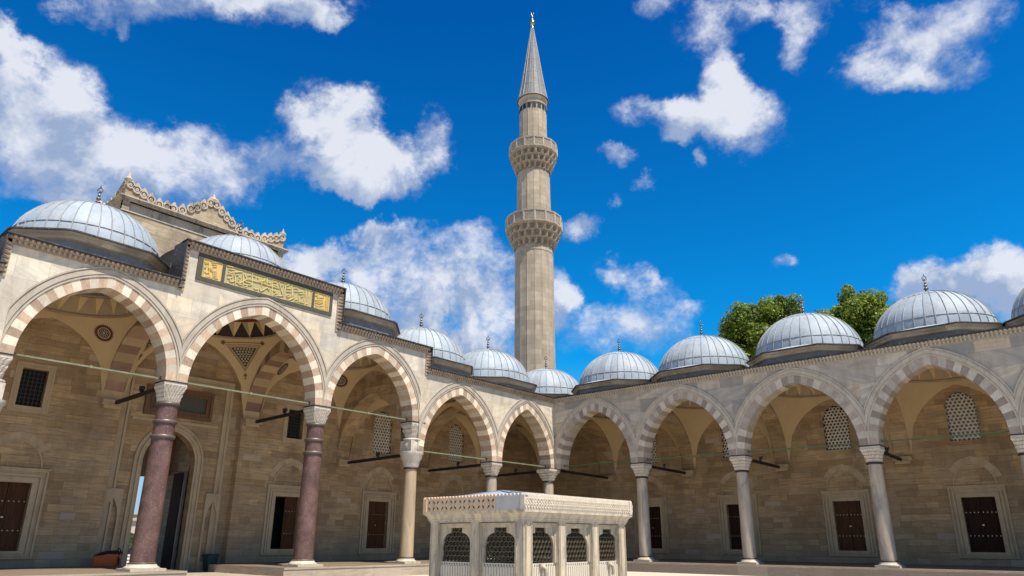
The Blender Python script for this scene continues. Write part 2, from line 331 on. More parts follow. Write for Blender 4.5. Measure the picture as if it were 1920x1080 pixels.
def streaky(g, pos, sp, tint):
    n = g.noise(g.vm('MULTIPLY', pos, (5, 5, .8)), 1.5, 7, .6, .8)
    base = g.ramp(n, [(.30, (.56,.47,.32,1)), (.48, (.47,.41,.30,1)), (.60, (.31,.29,.24,1)), (.72, (.44,.33,.20,1))])
    n2 = g.noise(pos, 6, 6, .7); base = g.mix(g.mr(n2, .52, .8, 0, .5), base, (.20,.15,.10,1))
    return dict(c=tinted(g, base, tint), h=g.noise(pos, 20, 4, .6), bs=.25, bd=.01)
mat('fountain_marble', streaky, .5)
mat('fountain_grey', plain_stone((.34,.34,.33,1), (.42,.41,.39,1)), .6)
mat('fountain_ochre', plain_stone((.52,.38,.24,1), (.46,.35,.25,1), (.20,.13,.08,1), .5, 5), .75)
mat('fountain_carving', plain_stone((.56,.50,.40,1), (.45,.405,.33,1), (.24,.22,.19,1), .55, 7), .65)
mat('orange_plastic', flat((.62,.11,.012,1)), .45)
mat('black_cloth', flat((.012,.013,.02,1)), .9)
mat('bin_green', flat((.008,.045,.040,1)), .4)
mat('crate_white', flat((.65,.63,.58,1)), .7)
mat('far_wall', ashlar((.62,.55,.44,1), (.55,.49,.40,1), (.6,.55,.45,1), 1.5, .5, .1), .9)
mat('hedge', flat((.02,.035,.012,1), (.035,.05,.02,1), 2), .9)
def paving(g, pos, sp, tint):
    v = g.n('ShaderNodeCombineXYZ', i={0: sp[0], 1: sp[1]}).outputs[0]
    rid, mort = bricks(g, v, 1.3, .8, .006)
    base = g.mix(rid, (.56,.50,.41,1), (.48,.43,.36,1))
    n = g.noise(pos, 1.5, 6, .65); base = g.mix(g.mr(n, .4, .75, 0, .5), base, (.38,.33,.27,1))
    base = g.mix(g.m('MULTIPLY', mort, .6), base, (.2,.17,.13,1))
    return dict(c=base, h=g.m('SUBTRACT', g.m('MULTIPLY', n, .3), mort), bs=.4, bd=.01)
mat('paving', paving, .6)
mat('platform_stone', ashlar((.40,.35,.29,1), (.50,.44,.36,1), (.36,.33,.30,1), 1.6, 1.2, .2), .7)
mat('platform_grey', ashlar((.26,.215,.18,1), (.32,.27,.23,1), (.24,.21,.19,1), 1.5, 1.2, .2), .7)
def leaf(g, pos, sp, tint):
    c = g.ramp(tint, [(0, (.018,.040,.004,1)), (.40, (.10,.17,.013,1)), (.75, (.24,.32,.025,1)), (1, (.42,.46,.08,1))])
    return dict(c=c)
m_ = mat('leaf', leaf, .55)
b_ = [n for n in m_.node_tree.nodes if n.type == 'BSDF_PRINCIPLED'][0]
tr = m_.node_tree.nodes.new('ShaderNodeBsdfTranslucent'); tr.inputs[0].default_value = (.22, .28, .03, 1)
mx = m_.node_tree.nodes.new('ShaderNodeMixShader'); mx.inputs[0].default_value = .3
o_ = [n for n in m_.node_tree.nodes if n.type == 'OUTPUT_MATERIAL'][0]
m_.node_tree.links.new(b_.outputs[0], mx.inputs[1]); m_.node_tree.links.new(tr.outputs[0], mx.inputs[2]); m_.node_tree.links.new(mx.outputs[0], o_.inputs[0])
mat('bark', plain_stone((.16,.12,.08,1), (.10,.08,.06,1)), .9)

# ---------------------------------------------------------------- mesh builder
class MB:
    def __init__(s, T=None): s.v = []; s.f = []; s.mi = []; s.ti = []; s.sm = []; s.T = T
    def V(s, p):
        s.v.append(tuple(s.T(p)) if s.T else tuple(p)); return len(s.v)-1
    def F(s, pts, m=0, t=.5, sm=False):
        s.f.append([s.V(p) for p in pts]); s.mi.append(m); s.ti.append(t); s.sm.append(sm)
    def FI(s, idx, m=0, t=.5, sm=False):
        s.f.append(list(idx)); s.mi.append(m); s.ti.append(t); s.sm.append(sm)
    def box(s, a0, a1, b0, b1, c0, c1, m=0, t=.5):
        P = [(a, b, c) for a in (a0, a1) for b in (b0, b1) for c in (c0, c1)]
        i = [s.V(p) for p in P]
        for q in ((0,1,3,2), (4,6,7,5), (0,4,5,1), (2,3,7,6), (0,2,6,4), (1,5,7,3)): s.FI([i[k] for k in q], m, t)
    def loft(s, rings, closed=True, m=0, t=.5, sm=False, cap0=False, cap1=False, mf=None, tf=None):
        idx = [[s.V(p) for p in r] for r in rings]
        for a in range(len(idx)-1):
            A, B = idx[a], idx[a+1]; n = len(A)
            for k in range(n if closed else n-1):
                j = (k+1) % n
                s.FI([A[k], A[j], B[j], B[k]], mf(a, k) if mf else m, tf(a, k) if tf else t, sm)
        if cap0: s.FI(idx[0][::-1], m, t)
        if cap1: s.FI(idx[-1], m, t)
    def lathe(s, cx, cy, prof, n=24, m=0, sm=True, t=.5, ph=0, mf=None, cap0=False, cap1=False):
        rings = [[(cx+r*cos(2*pi*k/n+ph), cy+r*sin(2*pi*k/n+ph), z) for k in range(n)] for r, z in prof]
        s.loft(rings, True, m, t, sm, mf=mf, cap0=cap0, cap1=cap1)
    def bar(s, p, q, w, h, up=(0,0,1), m=0, t=.5):
        """straight bar of rectangular section between two points"""
        p, q = Vector(p), Vector(q); d = (q-p).normalized(); u = Vector(up)
        a = d.cross(u)
        if a.length < 1e-5: a = d.cross(Vector((1, 0, 0)))
        a.normalize(); b = a.cross(d).normalized()
        R = lambda c: [c+a*w/2+b*h/2, c-a*w/2+b*h/2, c-a*w/2-b*h/2, c+a*w/2-b*h/2]
        s.loft([R(p), R(q)], True, m, t, cap0=True, cap1=True)
    def tube(s, pts, r, n=8, m=0, t=.5, sm=True, taper=None):
        rings = []
        for i, p in enumerate(pts):
            p = Vector(p); a = Vector(pts[max(0, i-1)]); b = Vector(pts[min(len(pts)-1, i+1)])
            d = (b-a).normalized(); u = Vector((0, 0, 1)) if abs(d.z) < .9 else Vector((1, 0, 0))
            x = d.cross(u).normalized(); y = d.cross(x)
            rr = (taper[i] if taper else r)
            rings.append([p + x*rr*cos(2*pi*k/n) + y*rr*sin(2*pi*k/n) for k in range(n)])
        s.loft(rings, True, m, t, sm, cap0=True, cap1=True)
    def build(s, name, mats, parent=None, kind=None):
        org = Vector((0, 0, 0))
        if parent is not None: org = world_loc(parent)
        me = D.meshes.new(name)
        me.from_pydata([(a-org.x, b-org.y, c-org.z) for a, b, c in s.v], [], s.f)
        for mm in (mats if isinstance(mats, (list, tuple)) else [mats]): me.materials.append(MATS[mm])
        me.polygons.foreach_set('material_index', s.mi); me.polygons.foreach_set('use_smooth', s.sm)
        at = me.attributes.new('tint', 'FLOAT', 'FACE'); at.data.foreach_set('value', s.ti)
        me.update()
        o = D.objects.new(name, me); COL.objects.link(o)
        if parent is not None: o.parent = parent
        if kind: o['kind'] = kind
        return o
def world_loc(o):
    v = Vector(o.location)
    while o.parent is not None: o = o.parent; v += Vector(o.location)
    return v
def tag(o, label=None, cat=None, group=None, kind=None):
    if label: o['label'] = label
    if cat: o['category'] = cat
    if group: o['group'] = group
    if kind: o['kind'] = kind
    return o
def thing(name, label, cat, loc=(0, 0, 0), group=None):
    o = D.objects.new(name, None); COL.objects.link(o); o.location = loc; o.empty_display_size = .3
    return tag(o, label, cat, group)
def copy_tree(o, parent, off=None):
    c = o.copy(); COL.objects.link(c); c.parent = parent
    if off is not None: c.location = Vector(o.location) + Vector(off)
    for ch in [x for x in D.objects if x.parent == o]: copy_tree(ch, c)
    return c
TL = lambda p: (-p[1], -p[0], p[2])       # left wing: distance along, depth behind face, height
TR = lambda p: (p[0], p[1], p[2])         # right wing

# ---------------------------------------------------------------- dimensions
LS = [0, 5.348, 11.324, 17.032, 23.58, 29.288, 35.264, 40.612]
RS = [0, 5.89, 11.827, 18.177, 23.987, 29.93, 35.9]
HW, TH, BW = .417, .84, 6.2             # half pier, arcade thickness, depth of back wall face
ZLO, ZHI = 5.29, 6.80
LBAY = [(ZLO, 8.65, 9.72), (ZLO, 8.67, 9.72), (ZHI, 9.79, 10.79), (ZHI, 10.27, 12.50), (ZHI, 9.79, 10.79), (ZLO, 8.67, 9.72), (ZLO, 8.65, 9.72)]
RBAY = [(ZLO, 8.64, 9.72)]*6
STEPS_L = [0, 5.348, 10.95, 16.665, 23.97, 29.70, 35.264, 40.612]   # where the roofline changes
def arc(half, rise, w=0, n=16):
    """two-centred pointed arch, offset outward by w, left foot to right foot"""
    c = (rise*rise-half*half)/(2*half); r = half+c+w
    tm = acos(max(-1, min(1, c/r)))
    L = [(c-r*cos(tm*k/n), r*sin(tm*k/n)) for k in range(n+1)]
    return L + [(-x, z) for x, z in L[-2::-1]]
def arch_z(x, half, rise, w=0):
    c = (rise*rise-half*half)/(2*half); r = half+c+w
    v = r*r-(c+abs(x))**2
    return sqrt(v) if v > 0 else 0.0

def facade_bay(wing, T, s0, s1, zs, za, zt, vm, root, lowz=None, sL=None, sR=None):
    """voussoir ring, archivolt and the spandrel wall of one bay; returns wall mesh pieces in `wall`"""
    half = (s1-s0)/2-HW; sc = (s0+s1)/2; rise = za-zs; n = 16
    cl = lambda x: min(max(x, s0), s1)
    def curve(w): return [(cl(sc+x), zs+z) for x, z in arc(half, rise, w, n)]
    A = MB(T)
    nv = 31
    def dense(w, nn): # resample curve into nn+1 points
        return [(cl(sc+x), zs+z) for x, z in arc(half, rise, w, nn)]
    P0 = dense(0, 31); P1 = dense(.40, 31)     # 62 segments = 31 stones of two segments
    for k in range(62):
        st = k//2; tt = (hash((st, round(sc*10))) % 97)/97
        m = st % 2; a, b, c_, d_ = P0[k], P0[k+1], P1[k+1], P1[k]
        A.F([(a[0], 0, a[1]), (b[0], 0, b[1]), (c_[0], 0, c_[1]), (d_[0], 0, d_[1])], m, tt)
        A.F([(a[0], 0, a[1]), (b[0], 0, b[1]), (b[0], TH, b[1]), (a[0], TH, a[1])], m, tt)
        Q0, Q1 = P0, None
        A.F([(a[0], TH, a[1]), (b[0], TH, b[1]), (c_[0], TH, c_[1]), (d_[0], TH, d_[1])], m, tt)
    ring = A.build('arch_ring', vm, root)
    R = MB(T)
    for (w0, w1, dp) in ((.40, .455, .035), (.455, .50, .012), (.50, .66, .05), (.66, .71, .02), (.71, .765, .062)):
        a0, a1 = dense(w0, 24), dense(w1, 24)
        for k in range(48):
            if abs(a1[k][0]-a0[k][0]) < 1e-4 and abs(a1[k+1][0]-a0[k+1][0]) < 1e-4 and (a0[k][0] in (s0, s1)): continue
            i0, i1, o0, o1 = a0[k], a0[k+1], a1[k], a1[k+1]
            R.F([(i0[0], -dp, i0[1]), (i1[0], -dp, i1[1]), (o1[0], -dp, o1[1]), (o0[0], -dp, o0[1])])
            R.F([(i0[0], -dp, i0[1]), (i1[0], -dp, i1[1]), (i1[0], .02, i1[1]), (i0[0], .02, i0[1])])
            R.F([(o0[0], -dp, o0[1]), (o1[0], -dp, o1[1]), (o1[0], .02, o1[1]), (o0[0], .02, o0[1])])
    R.build('archivolt', 'trim_grey' if wing == 'L' else 'trim_marble', ring)
    W = MB(T)
    c = dense(.74, 32); prev = None
    L0 = s0 if sL is None else sL; R0 = s1 if sR is None else sR
    for k in range(64):
        p, q = c[k], c[k+1]
        if abs(p[0]-q[0]) < 1e-5: continue
        W.F([(p[0], 0, p[1]), (q[0], 0, q[1]), (q[0], 0, zt), (p[0], 0, zt)])
    return W

def vault(T, s0, s1, zs, za, root, zig, fancy=False, mat_p='plaster'):
    """pendentives, folded triangle band and small dome inside one bay"""
    sa, sb = s0+HW, s1-HW; sc, hs = (sa+sb)/2, (sb-sa)/2
    da, db = TH, BW; dc, hd = (da+db)/2, (db-da)/2
    rise = za-zs; R = min(hs, hd)*.93; zr = za+.26
    def hz(s, d):
        if abs(abs(s-sc)-hs) < 1e-4: return zs+arch_z(d-dc, hd, rise)+.13
        return zs+arch_z(s-sc, hs, rise)+.13
    N = 96; rings = []
    def pt(a, t):
        ca, sn = cos(a), sin(a); k = min(hs/abs(ca) if abs(ca) > 1e-9 else 1e9, hd/abs(sn) if abs(sn) > 1e-9 else 1e9)
        B = (sc+ca*k, dc+sn*k)
        P = (sc+R*ca, dc+R*sn)
        S_ = (P[0]+(B[0]-P[0])*t, P[1]+(B[1]-P[1])*t)
        def Z(s, d): return zs+.13+sqrt(arch_z(min(abs(s-sc), hs), hs, rise)**2+arch_z(min(abs(d-dc), hd), hd, rise)**2)
        return (S_[0], S_[1], Z(*S_)+(zr-Z(*P))*(1-t)**2)
    # angles hit the four corners exactly
    cor = [atan2(hd, hs), pi-atan2(hd, hs), pi+atan2(hd, hs), 2*pi-atan2(hd, hs)]
    angs = []
    for i in range(4):
        a0 = cor[i]; a1 = cor[(i+1) % 4] + (2*pi if i == 3 else 0)
        angs += [a0+(a1-a0)*k/24 for k in range(24)]
    V = MB(T)
    V.loft([[pt(a, t/24) for a in angs] for t in range(25)], True, 0, .5, True)
    # ring moulding, folded band, dome
    c = lambda r, z, n=64: [(sc+r*cos(2*pi*k/n), dc+r*sin(2*pi*k/n), z) for k in range(n)]
    V.loft([c(R, zr), c(R-.07, zr), c(R-.07, zr+.09), c(R, zr+.12)], True, 3, .5)
    n = 20; zb, zt = zr+.12, zr+.80; R2 = R*.86
    bot = [(sc+R*cos(2*pi*k/n), dc+R*sin(2*pi*k/n), zb) for k in range(n)]
    top = [(sc+R2*cos(2*pi*(k+.5)/n), dc+R2*sin(2*pi*(k+.5)/n), zt) for k in range(n)]
    mid = [(sc+(R*.90)*cos(2*pi*(k+.5)/n), dc+(R*.90)*sin(2*pi*(k+.5)/n), zb+.02) for k in range(n)]
    for k in range(n):
        j = (k+1) % n
        # upright triangle (recessed), and the two facets of the folded prism between them
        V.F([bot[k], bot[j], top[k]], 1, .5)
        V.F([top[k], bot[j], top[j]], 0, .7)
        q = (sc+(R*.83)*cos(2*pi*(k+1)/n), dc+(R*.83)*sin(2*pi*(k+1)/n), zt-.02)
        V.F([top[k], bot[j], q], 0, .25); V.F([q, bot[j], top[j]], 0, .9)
        if fancy:
            q2 = (sc+(R*.80)*cos(2*pi*(k+1)/n), dc+(R*.80)*sin(2*pi*(k+1)/n), zt+.02)
    Rd = R2*1.0
    prof = [(Rd*cos(a), zt+.45+1.25*sin(a)) for a in [pi/2*k/8 for k in range(9)]]
    V.loft([c(R2*.97, zt, 40), c(R2*.97, zt+.42, 40)], True, 2, .5)
    V.loft([c(r, z, 40) for r, z in prof], True, 0, .5, True)
    from mathutils.bvhtree import BVHTree
    bvh = BVHTree.FromPolygons([Vector(q) for q in V.v], V.f)
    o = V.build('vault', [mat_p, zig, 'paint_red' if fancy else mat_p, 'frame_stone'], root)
    def place(a, t):    # flat pattern coordinates (x right, y up) laid onto the curved surface
        P_ = lambda aa, tt: Vector(T(pt(aa, tt))); p = P_(a, t)
        n1_ = (P_(a+.12, t)-P_(a-.12, t)); n2_ = (P_(a, t+.06)-P_(a, t-.06)); nn = n1_.cross(n2_).normalized()
        cen = Vector(T((sc, dc, zs)))
        if nn.dot(cen-p) < 0: nn = -nn
        e = Vector((0, 0, 1)).cross(nn).normalized(); f = nn.cross(e).normalized()
        def put(x_, y_, o_):
            q = p+e*x_+f*y_; hit = bvh.ray_cast(q+nn*1.2, -nn, 2.4)
            return (hit[0] if hit[0] is not None else q)+nn*(.02+o_)
        return put
    return o, place, cor

def transverse(T, s0, s1, zs, za, zsides, vm, root, d0=TH):
    """arch crossing the gallery from a column to the back wall, with its console"""
    hd = (BW-TH)/2; dc = (BW+TH)/2; rise = za-zs
    M_ = MB(T); n = 20; P = [(dc+x, zs+z) for x, z in arc(hd, rise, 0, n)]
    for k in range(2*n):
        m = (k//2) % 2; tt = (hash((k//2, round(s0*7))) % 89)/89; a, b = P[k], P[k+1]
        M_.F([(s0, a[0], a[1]), (s0, b[0], b[1]), (s1, b[0], b[1]), (s1, a[0], a[1])], m, tt)
        for s, (z1, a1) in zip((s0, s1), zsides):
            u0 = z1+arch_z(a[0]-dc, hd, a1-z1)+.16; u1 = z1+arch_z(b[0]-dc, hd, a1-z1)+.16
            M_.F([(s, a[0], a[1]), (s, b[0], b[1]), (s, b[0], max(u1, b[1]+.05)), (s, a[0], max(u0, a[1]+.05))], m, tt)
    # respond strip and console on the wall
    o = M_.build('cross_arch', vm, root)
    B = MB(T)
    B.box(s0-.02, s1+.02, BW-.34, BW+.02, zs-.16, zs, 0); B.box(s0+.06, s1-.06, BW-.24, BW+.02, zs-.36, zs-.16, 0)
    B.box(s0-.05, s1+.05, BW-.38, BW+.02, zs-.215, zs-.165, 0)
    B.build('console', 'frame_stone', o)
    return o

def holed_wall(M_, s0, s1, z0, z1, d, holes, m=0, depth=.32):
    xs = sorted({s0, s1} | {x for h in holes for x in h[:2] if s0 < x < s1})
    for a, b in zip(xs, xs[1:]):
        hs = sorted([h for h in holes if h[0] <= a+1e-6 and h[1] >= b-1e-6], key=lambda h: h[2])
        z = z0
        for h in hs:
            if h[2] > z: M_.F([(a, d, z), (b, d, z), (b, d, h[2]), (a, d, h[2])], m)
            z = h[3]
        if z < z1: M_.F([(a, d, z), (b, d, z), (b, d, z1), (a, d, z1)], m)
    for h in holes:
        a, b, c, e = h[:4]
        for q in (((a, c), (b, c)), ((a, e), (b, e)), ((a, c), (a, e)), ((b, c), (b, e))):
            (x0, y0), (x1, y1) = q
            M_.F([(x0, d, y0), (x1, d, y1), (x1, d+depth, y1), (x0, d+depth, y0)], m)

def wall_door(T, sc, root, w=1.42, z0=.62, z1=3.17, open_right=False, wood='door_wood', d=BW):
    """stone framed shuttered doorway"""
    a, b = sc-w/2, sc+w/2
    L = MB(T)
    for i, (x0, x1) in enumerate(((a, sc-.012), (sc+.012, b))):
        if i == (1 if open_right else 9): continue
        L.box(x0, x1, d+.22, d+.28, z0, z1, 0)
        for zz0, zz1 in ((z0+.12, z0+.68), (z0+.82, z1-.78), (z1-.64, z1-.12)):   # raised panels
            L.box(x0+.10, x1-.10, d+.185, d+.205, zz0, zz1, 0, .25)
        for zz in (z0+.75, z1-.71):
            for k in range(4):
                xx = x0+.09+(x1-x0-.18)*k/3
                L.lathe(0, 0, [(0, 0)], 3) if False else L.box(xx-.018, xx+.018, d+.165, d+.20, zz-.018, zz+.018, 1)
    if open_right:   # leaf folded inward
        L.box(b-.07, b-.01, d+.26, d+.95, z0, z1, 0)
    else:
        L.box(sc-.04, sc+.04, d+.165, d+.20, (z0+z1)/2-.06, (z0+z1)/2, 1)
    lf = L.build('door', [wood, 'stud'], root)
    Fm = MB(T)
    def frame(o, i, p, zo=None):  # rectangular band, outer offset o, inner offset i, projecting p
        x0, x1, y0, y1 = a-o, b+o, z0-o*.55, z1+o
        u0, u1, v0, v1 = a-i, b+i, z0-i*.55, z1+i
        Fm.box(x0, u0, d-p, d+.03, y0, y1); Fm.box(u1, x1, d-p, d+.03, y0, y1)
        Fm.box(u0, u1, d-p, d+.03, v1, y1); Fm.box(u0, u1, d-p, d+.03, y0, v0)
    frame(.50, .42, .09); frame(.42, .33, .02); frame(.33, .24, .07); frame(.24, .20, .01); frame(.20, 0, .045)
    Fm.box(a-.54, b+.54, d-.13, d+.03, z1+.50, z1+.56)
    # relieving arch: proud pointed moulding with a tympanum slab
    hw_ = .88; rise = 1.02; zb = z1+.58
    P0 = arc(hw_, rise, 0, 10); P1 = arc(hw_, rise, .055, 10); P2 = arc(hw_, rise, .36, 10)
    for k in range(20):
        q = [P0[k], P0[k+1], P1[k+1], P1[k]]
        Fm.F([(sc+x, d-.055, zb+z) for x, z in q])
        for r0, r1 in ((P0[k], P0[k+1]), (P1[k], P1[k+1])):
            Fm.F([(sc+r0[0], d-.055, zb+r0[1]), (sc+r1[0], d-.055, zb+r1[1]), (sc+r1[0], d+.02, zb+r1[1]), (sc+r0[0], d+.02, zb+r0[1])])
        if k % 2 == 0 and 3 < k < 17:
            q = [P1[k], P1[k+2], P2[k+2], P2[k]]
            Fm.F([(sc+x, d-.012, zb+z) for x, z in q], 0, .42+.2*((k//2) % 2))
    Fm.build('door_frame', 'frame_stone', lf)
    Bk = MB(T); Bk.box(a, b, d+.96, d+1.0, z0, z1); Bk.build('room_shade_sheet', 'black_void', lf)  # black sheet standing in for the shade of the unlit room
    return (a, b, z0, z1)

def hexgrid(M_, P, s0, s1, z0, z1, inside, cell=.19, bar=.045, th=.05, d=0, m=0, nn=6):
    """pierced plaster: hexagon cells with round holes"""
    R = cell/sqrt(3); rows = int((z1-z0)/(1.5*R))+2
    for j in range(rows):
        for i in range(int((s1-s0)/cell)+2):
            x = s0+cell*(i+(.5 if j % 2 else 0)); z = z0+1.5*R*j
            if not inside(x, z): continue
            O = [(x+R*cos(pi/6+pi/3*k), z+R*sin(pi/6+pi/3*k)) for k in range(6)]
            r = cell/2-bar/2
            I = [(x+r*cos(pi/6+pi/3*k)*1.02, z+r*sin(pi/6+pi/3*k)*1.02) for k in range(6)]
            for k in range(6):
                l = (k+1) % 6
                M_.F([(O[k][0], d, O[k][1]), (O[l][0], d, O[l][1]), (I[l][0], d, I[l][1]), (I[k][0], d, I[k][1])], m)
                M_.F([(I[k][0], d, I[k][1]), (I[l][0], d, I[l][1]), (I[l][0], d+th, I[l][1]), (I[k][0], d+th, I[k][1])], m)

def grille(T, sc, root, w=1.36, z0=5.92, z1=8.38, pane='glass_dark'):
    a, b, d = sc-w/2, sc+w/2, BW
    rise = w/2*1.12; zs = z1-rise
    def ins(x, z):
        return a+.05 < x < b-.05 and z0+.03 < z < (zs+arch_z(x-sc, w/2, rise)-.04 if z > zs else z1)
    M_ = MB(T); hexgrid(M_, None, a, b, z0+.05, z1, ins, .198, .062, .07, d+.09)
    o = M_.build('window_grille', 'grille_plaster', root)
    Fm = MB(T)
    # spandrels closing the square hole around the pointed head, and a thin raised frame
    P = arc(w/2, rise, 0, 12); zt = z1+.05
    for k in range(24):
        p, q = P[k], P[k+1]
        Fm.F([(sc+p[0], d+.03, zs+p[1]), (sc+q[0], d+.03, zs+q[1]), (sc+q[0], d+.03, zt), (sc+p[0], d+.03, zt)])
        Fm.F([(sc+p[0], d+.03, zs+p[1]), (sc+q[0], d+.03, zs+q[1]), (sc+q[0], d+.12, zs+q[1]), (sc+p[0], d+.12, zs+p[1])])
    for (o_, i_, p_) in ((.13, .085, .025),):
        Fm.box(a-o_, a-i_, d-p_, d+.03, z0-o_, zt+o_); Fm.box(b+i_, b+o_, d-p_, d+.03, z0-o_, zt+o_)
        Fm.box(a-i_, b+i_, d-p_, d+.03, zt+i_, zt+o_); Fm.box(a-o_-.05, b+o_+.05, d-p_-.03, d+.03, z0-o_-.05, z0-o_+.002)
    Fm.build('window_frame', 'wall_stone', o)
    G_ = MB(T); G_.box(a, b, d+.17, d+.19, z0, z1+.05); G_.build('pane', pane, o)
    return (a, b, z0, z1+.05)

def rect_window(T, sc, root, w=.92, z0=6.14, z1=7.66):
    a, b, d = sc-w/2, sc+w/2, BW
    Fm = MB(T)
    for o, i, p in ((.24, .17, .05), (.17, .08, .02), (.08, 0, .035)):
        Fm.box(a-o, a-i, d-p, d+.03, z0-o, z1+o); Fm.box(b+i, b+o, d-p, d+.03, z0-o, z1+o)
        Fm.box(a-i, b+i, d-p, d+.03, z1+i, z1+o); Fm.box(a-i, b+i, d-p, d+.03, z0-o, z0-i)
    o_ = Fm.build('window', 'frame_stone', root)
    G_ = MB(T)
    for k in range(1, 6): G_.box(a+w*k/6-.012, a+w*k/6+.012, d+.12, d+.145, z0, z1)
    for k in range(1, 9): G_.box(a, b, d+.10, d+.119, z0+(z1-z0)*k/9-.012, z0+(z1-z0)*k/9+.012)
    G_.build('iron_bars', 'bronze', o_)
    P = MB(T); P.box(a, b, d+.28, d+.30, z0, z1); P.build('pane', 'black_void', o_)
    return (a, b, z0, z1)

def column(T, s, d, root, zs, r0=.335, r1=.30, shaft_m='shaft_marble', cap=.80, rings=0, base_z=0.0, capw=.42, low=False):
    """shaft with base, collar rings, muqarnas capital and the thin impost plate"""
    x, y, _ = T((s, d, 0))
    zc = zs-.05-cap
    if low: zc = 4.50
    S = MB(); prof = []
    n = 9
    for k in range(n): 
        t = k/(n-1); prof.append((r0+(r1-r0)*t**1.3, base_z+.24+(zc-base_z-.24)*t))
    S.lathe(x, y, prof, 32)
    sh = S.build('column', shaft_m, root)
    B = MB(); h = .50*(r0/.335)
    B.box(x-h, x+h, y-h, y+h, base_z, base_z+.09)
    B.lathe(x, y, [(h*.97, base_z+.09), (h*.99, base_z+.12), (h*.86, base_z+.16), (h*.80, base_z+.19), (r0+.06, base_z+.235)], 28)
    B.build('base', 'trim_marble', sh)
    def ring(z, r, hh=.10):
        Rg = MB()
        Rg.lathe(x, y, [(r-.03, z), (r+.045, z+.02), (r+.05, z+hh/2), (r+.04, z+hh-.02), (r-.03, z+hh)], 28)
        Rg.build('collar', 'bronze_and_lit_edge' if rings else 'bronze', sh)
    ring(base_z+.23, r0, .07); ring(zc-.06, r1+.01, .11)
    if rings:
        ring(5.22, r1+.02, .14); ring(4.66, r1+.03, .14)
    C_ = MB(); cw = capw
    def muq(z0, z1, ra, rb, tiers=4):
        N = 48
        def ringpts(r, sq, z, amp, ph):
            out_ = []
            for k in range(N):
                a = 2*pi*k/N
                ca, sa = cos(a), sin(a); q = max(abs(ca), abs(sa)); rr = r*((1-sq)+sq/q)
                rr -= amp*(.5+.5*cos(a*24+ph))
                out_.append((x+rr*ca, y+rr*sa, z))
            return out_
        R_ = []
        hgt = (z1-z0-.10)
        for t in range(tiers):
            f0, f1 = t/tiers, (t+1)/tiers; ph = pi*(t % 2)
            e = lambda f: ra+(rb-ra)*f**1.15
            R_ += [ringpts(e(f0)+.01, f0, z0+hgt*f0+.01, .05, ph), ringpts(e(f1)+.012, f1, z0+hgt*(f0+.62/tiers), .035, ph), ringpts(e(f1)+.02, f1, z0+hgt*f1-.01, 0, ph), ringpts(e(f1)-.03, f1, z0+hgt*f1, 0, ph)]
        C_.loft(R_, True, 0, .5)
        C_.box(x-rb-.005, x+rb+.005, y-rb-.005, y+rb+.005, z1-.10, z1)
    if low:
        # stepped respond: a broad low capital, a plain block and a small upper capital
        C_.lathe(x, y, [(r1+.03, 4.50), (r1+.10, 4.62), (r1+.13, 4.82), (r1+.22, 4.95), (r1+.25, 5.12), (.60, 5.2), (.60, 5.30)], 28)
        C_.box(x-.405, x+.405, y-.405, y+.405, 5.30, 5.84)
        C_.lathe(x, y, [(.37, 5.30), (.43, 5.42), (.43, 5.75), (.38, 5.84), (.46, 5.87), (.46, 5.95), (.36, 5.98)], 28)
        muq(5.98, zs-.05, .34, .42, 3)
    else:
        muq(zc+.04, zs-.05, r1+.02, cw, 4)
    C_.build('capital', 'capital_marble', sh)
    I_ = MB(); I_.box(x-.445, x+.445, y-.445, y+.445, zs-.05, zs-.002); I_.build('impost_plate', 'beam_black', sh)
    return sh

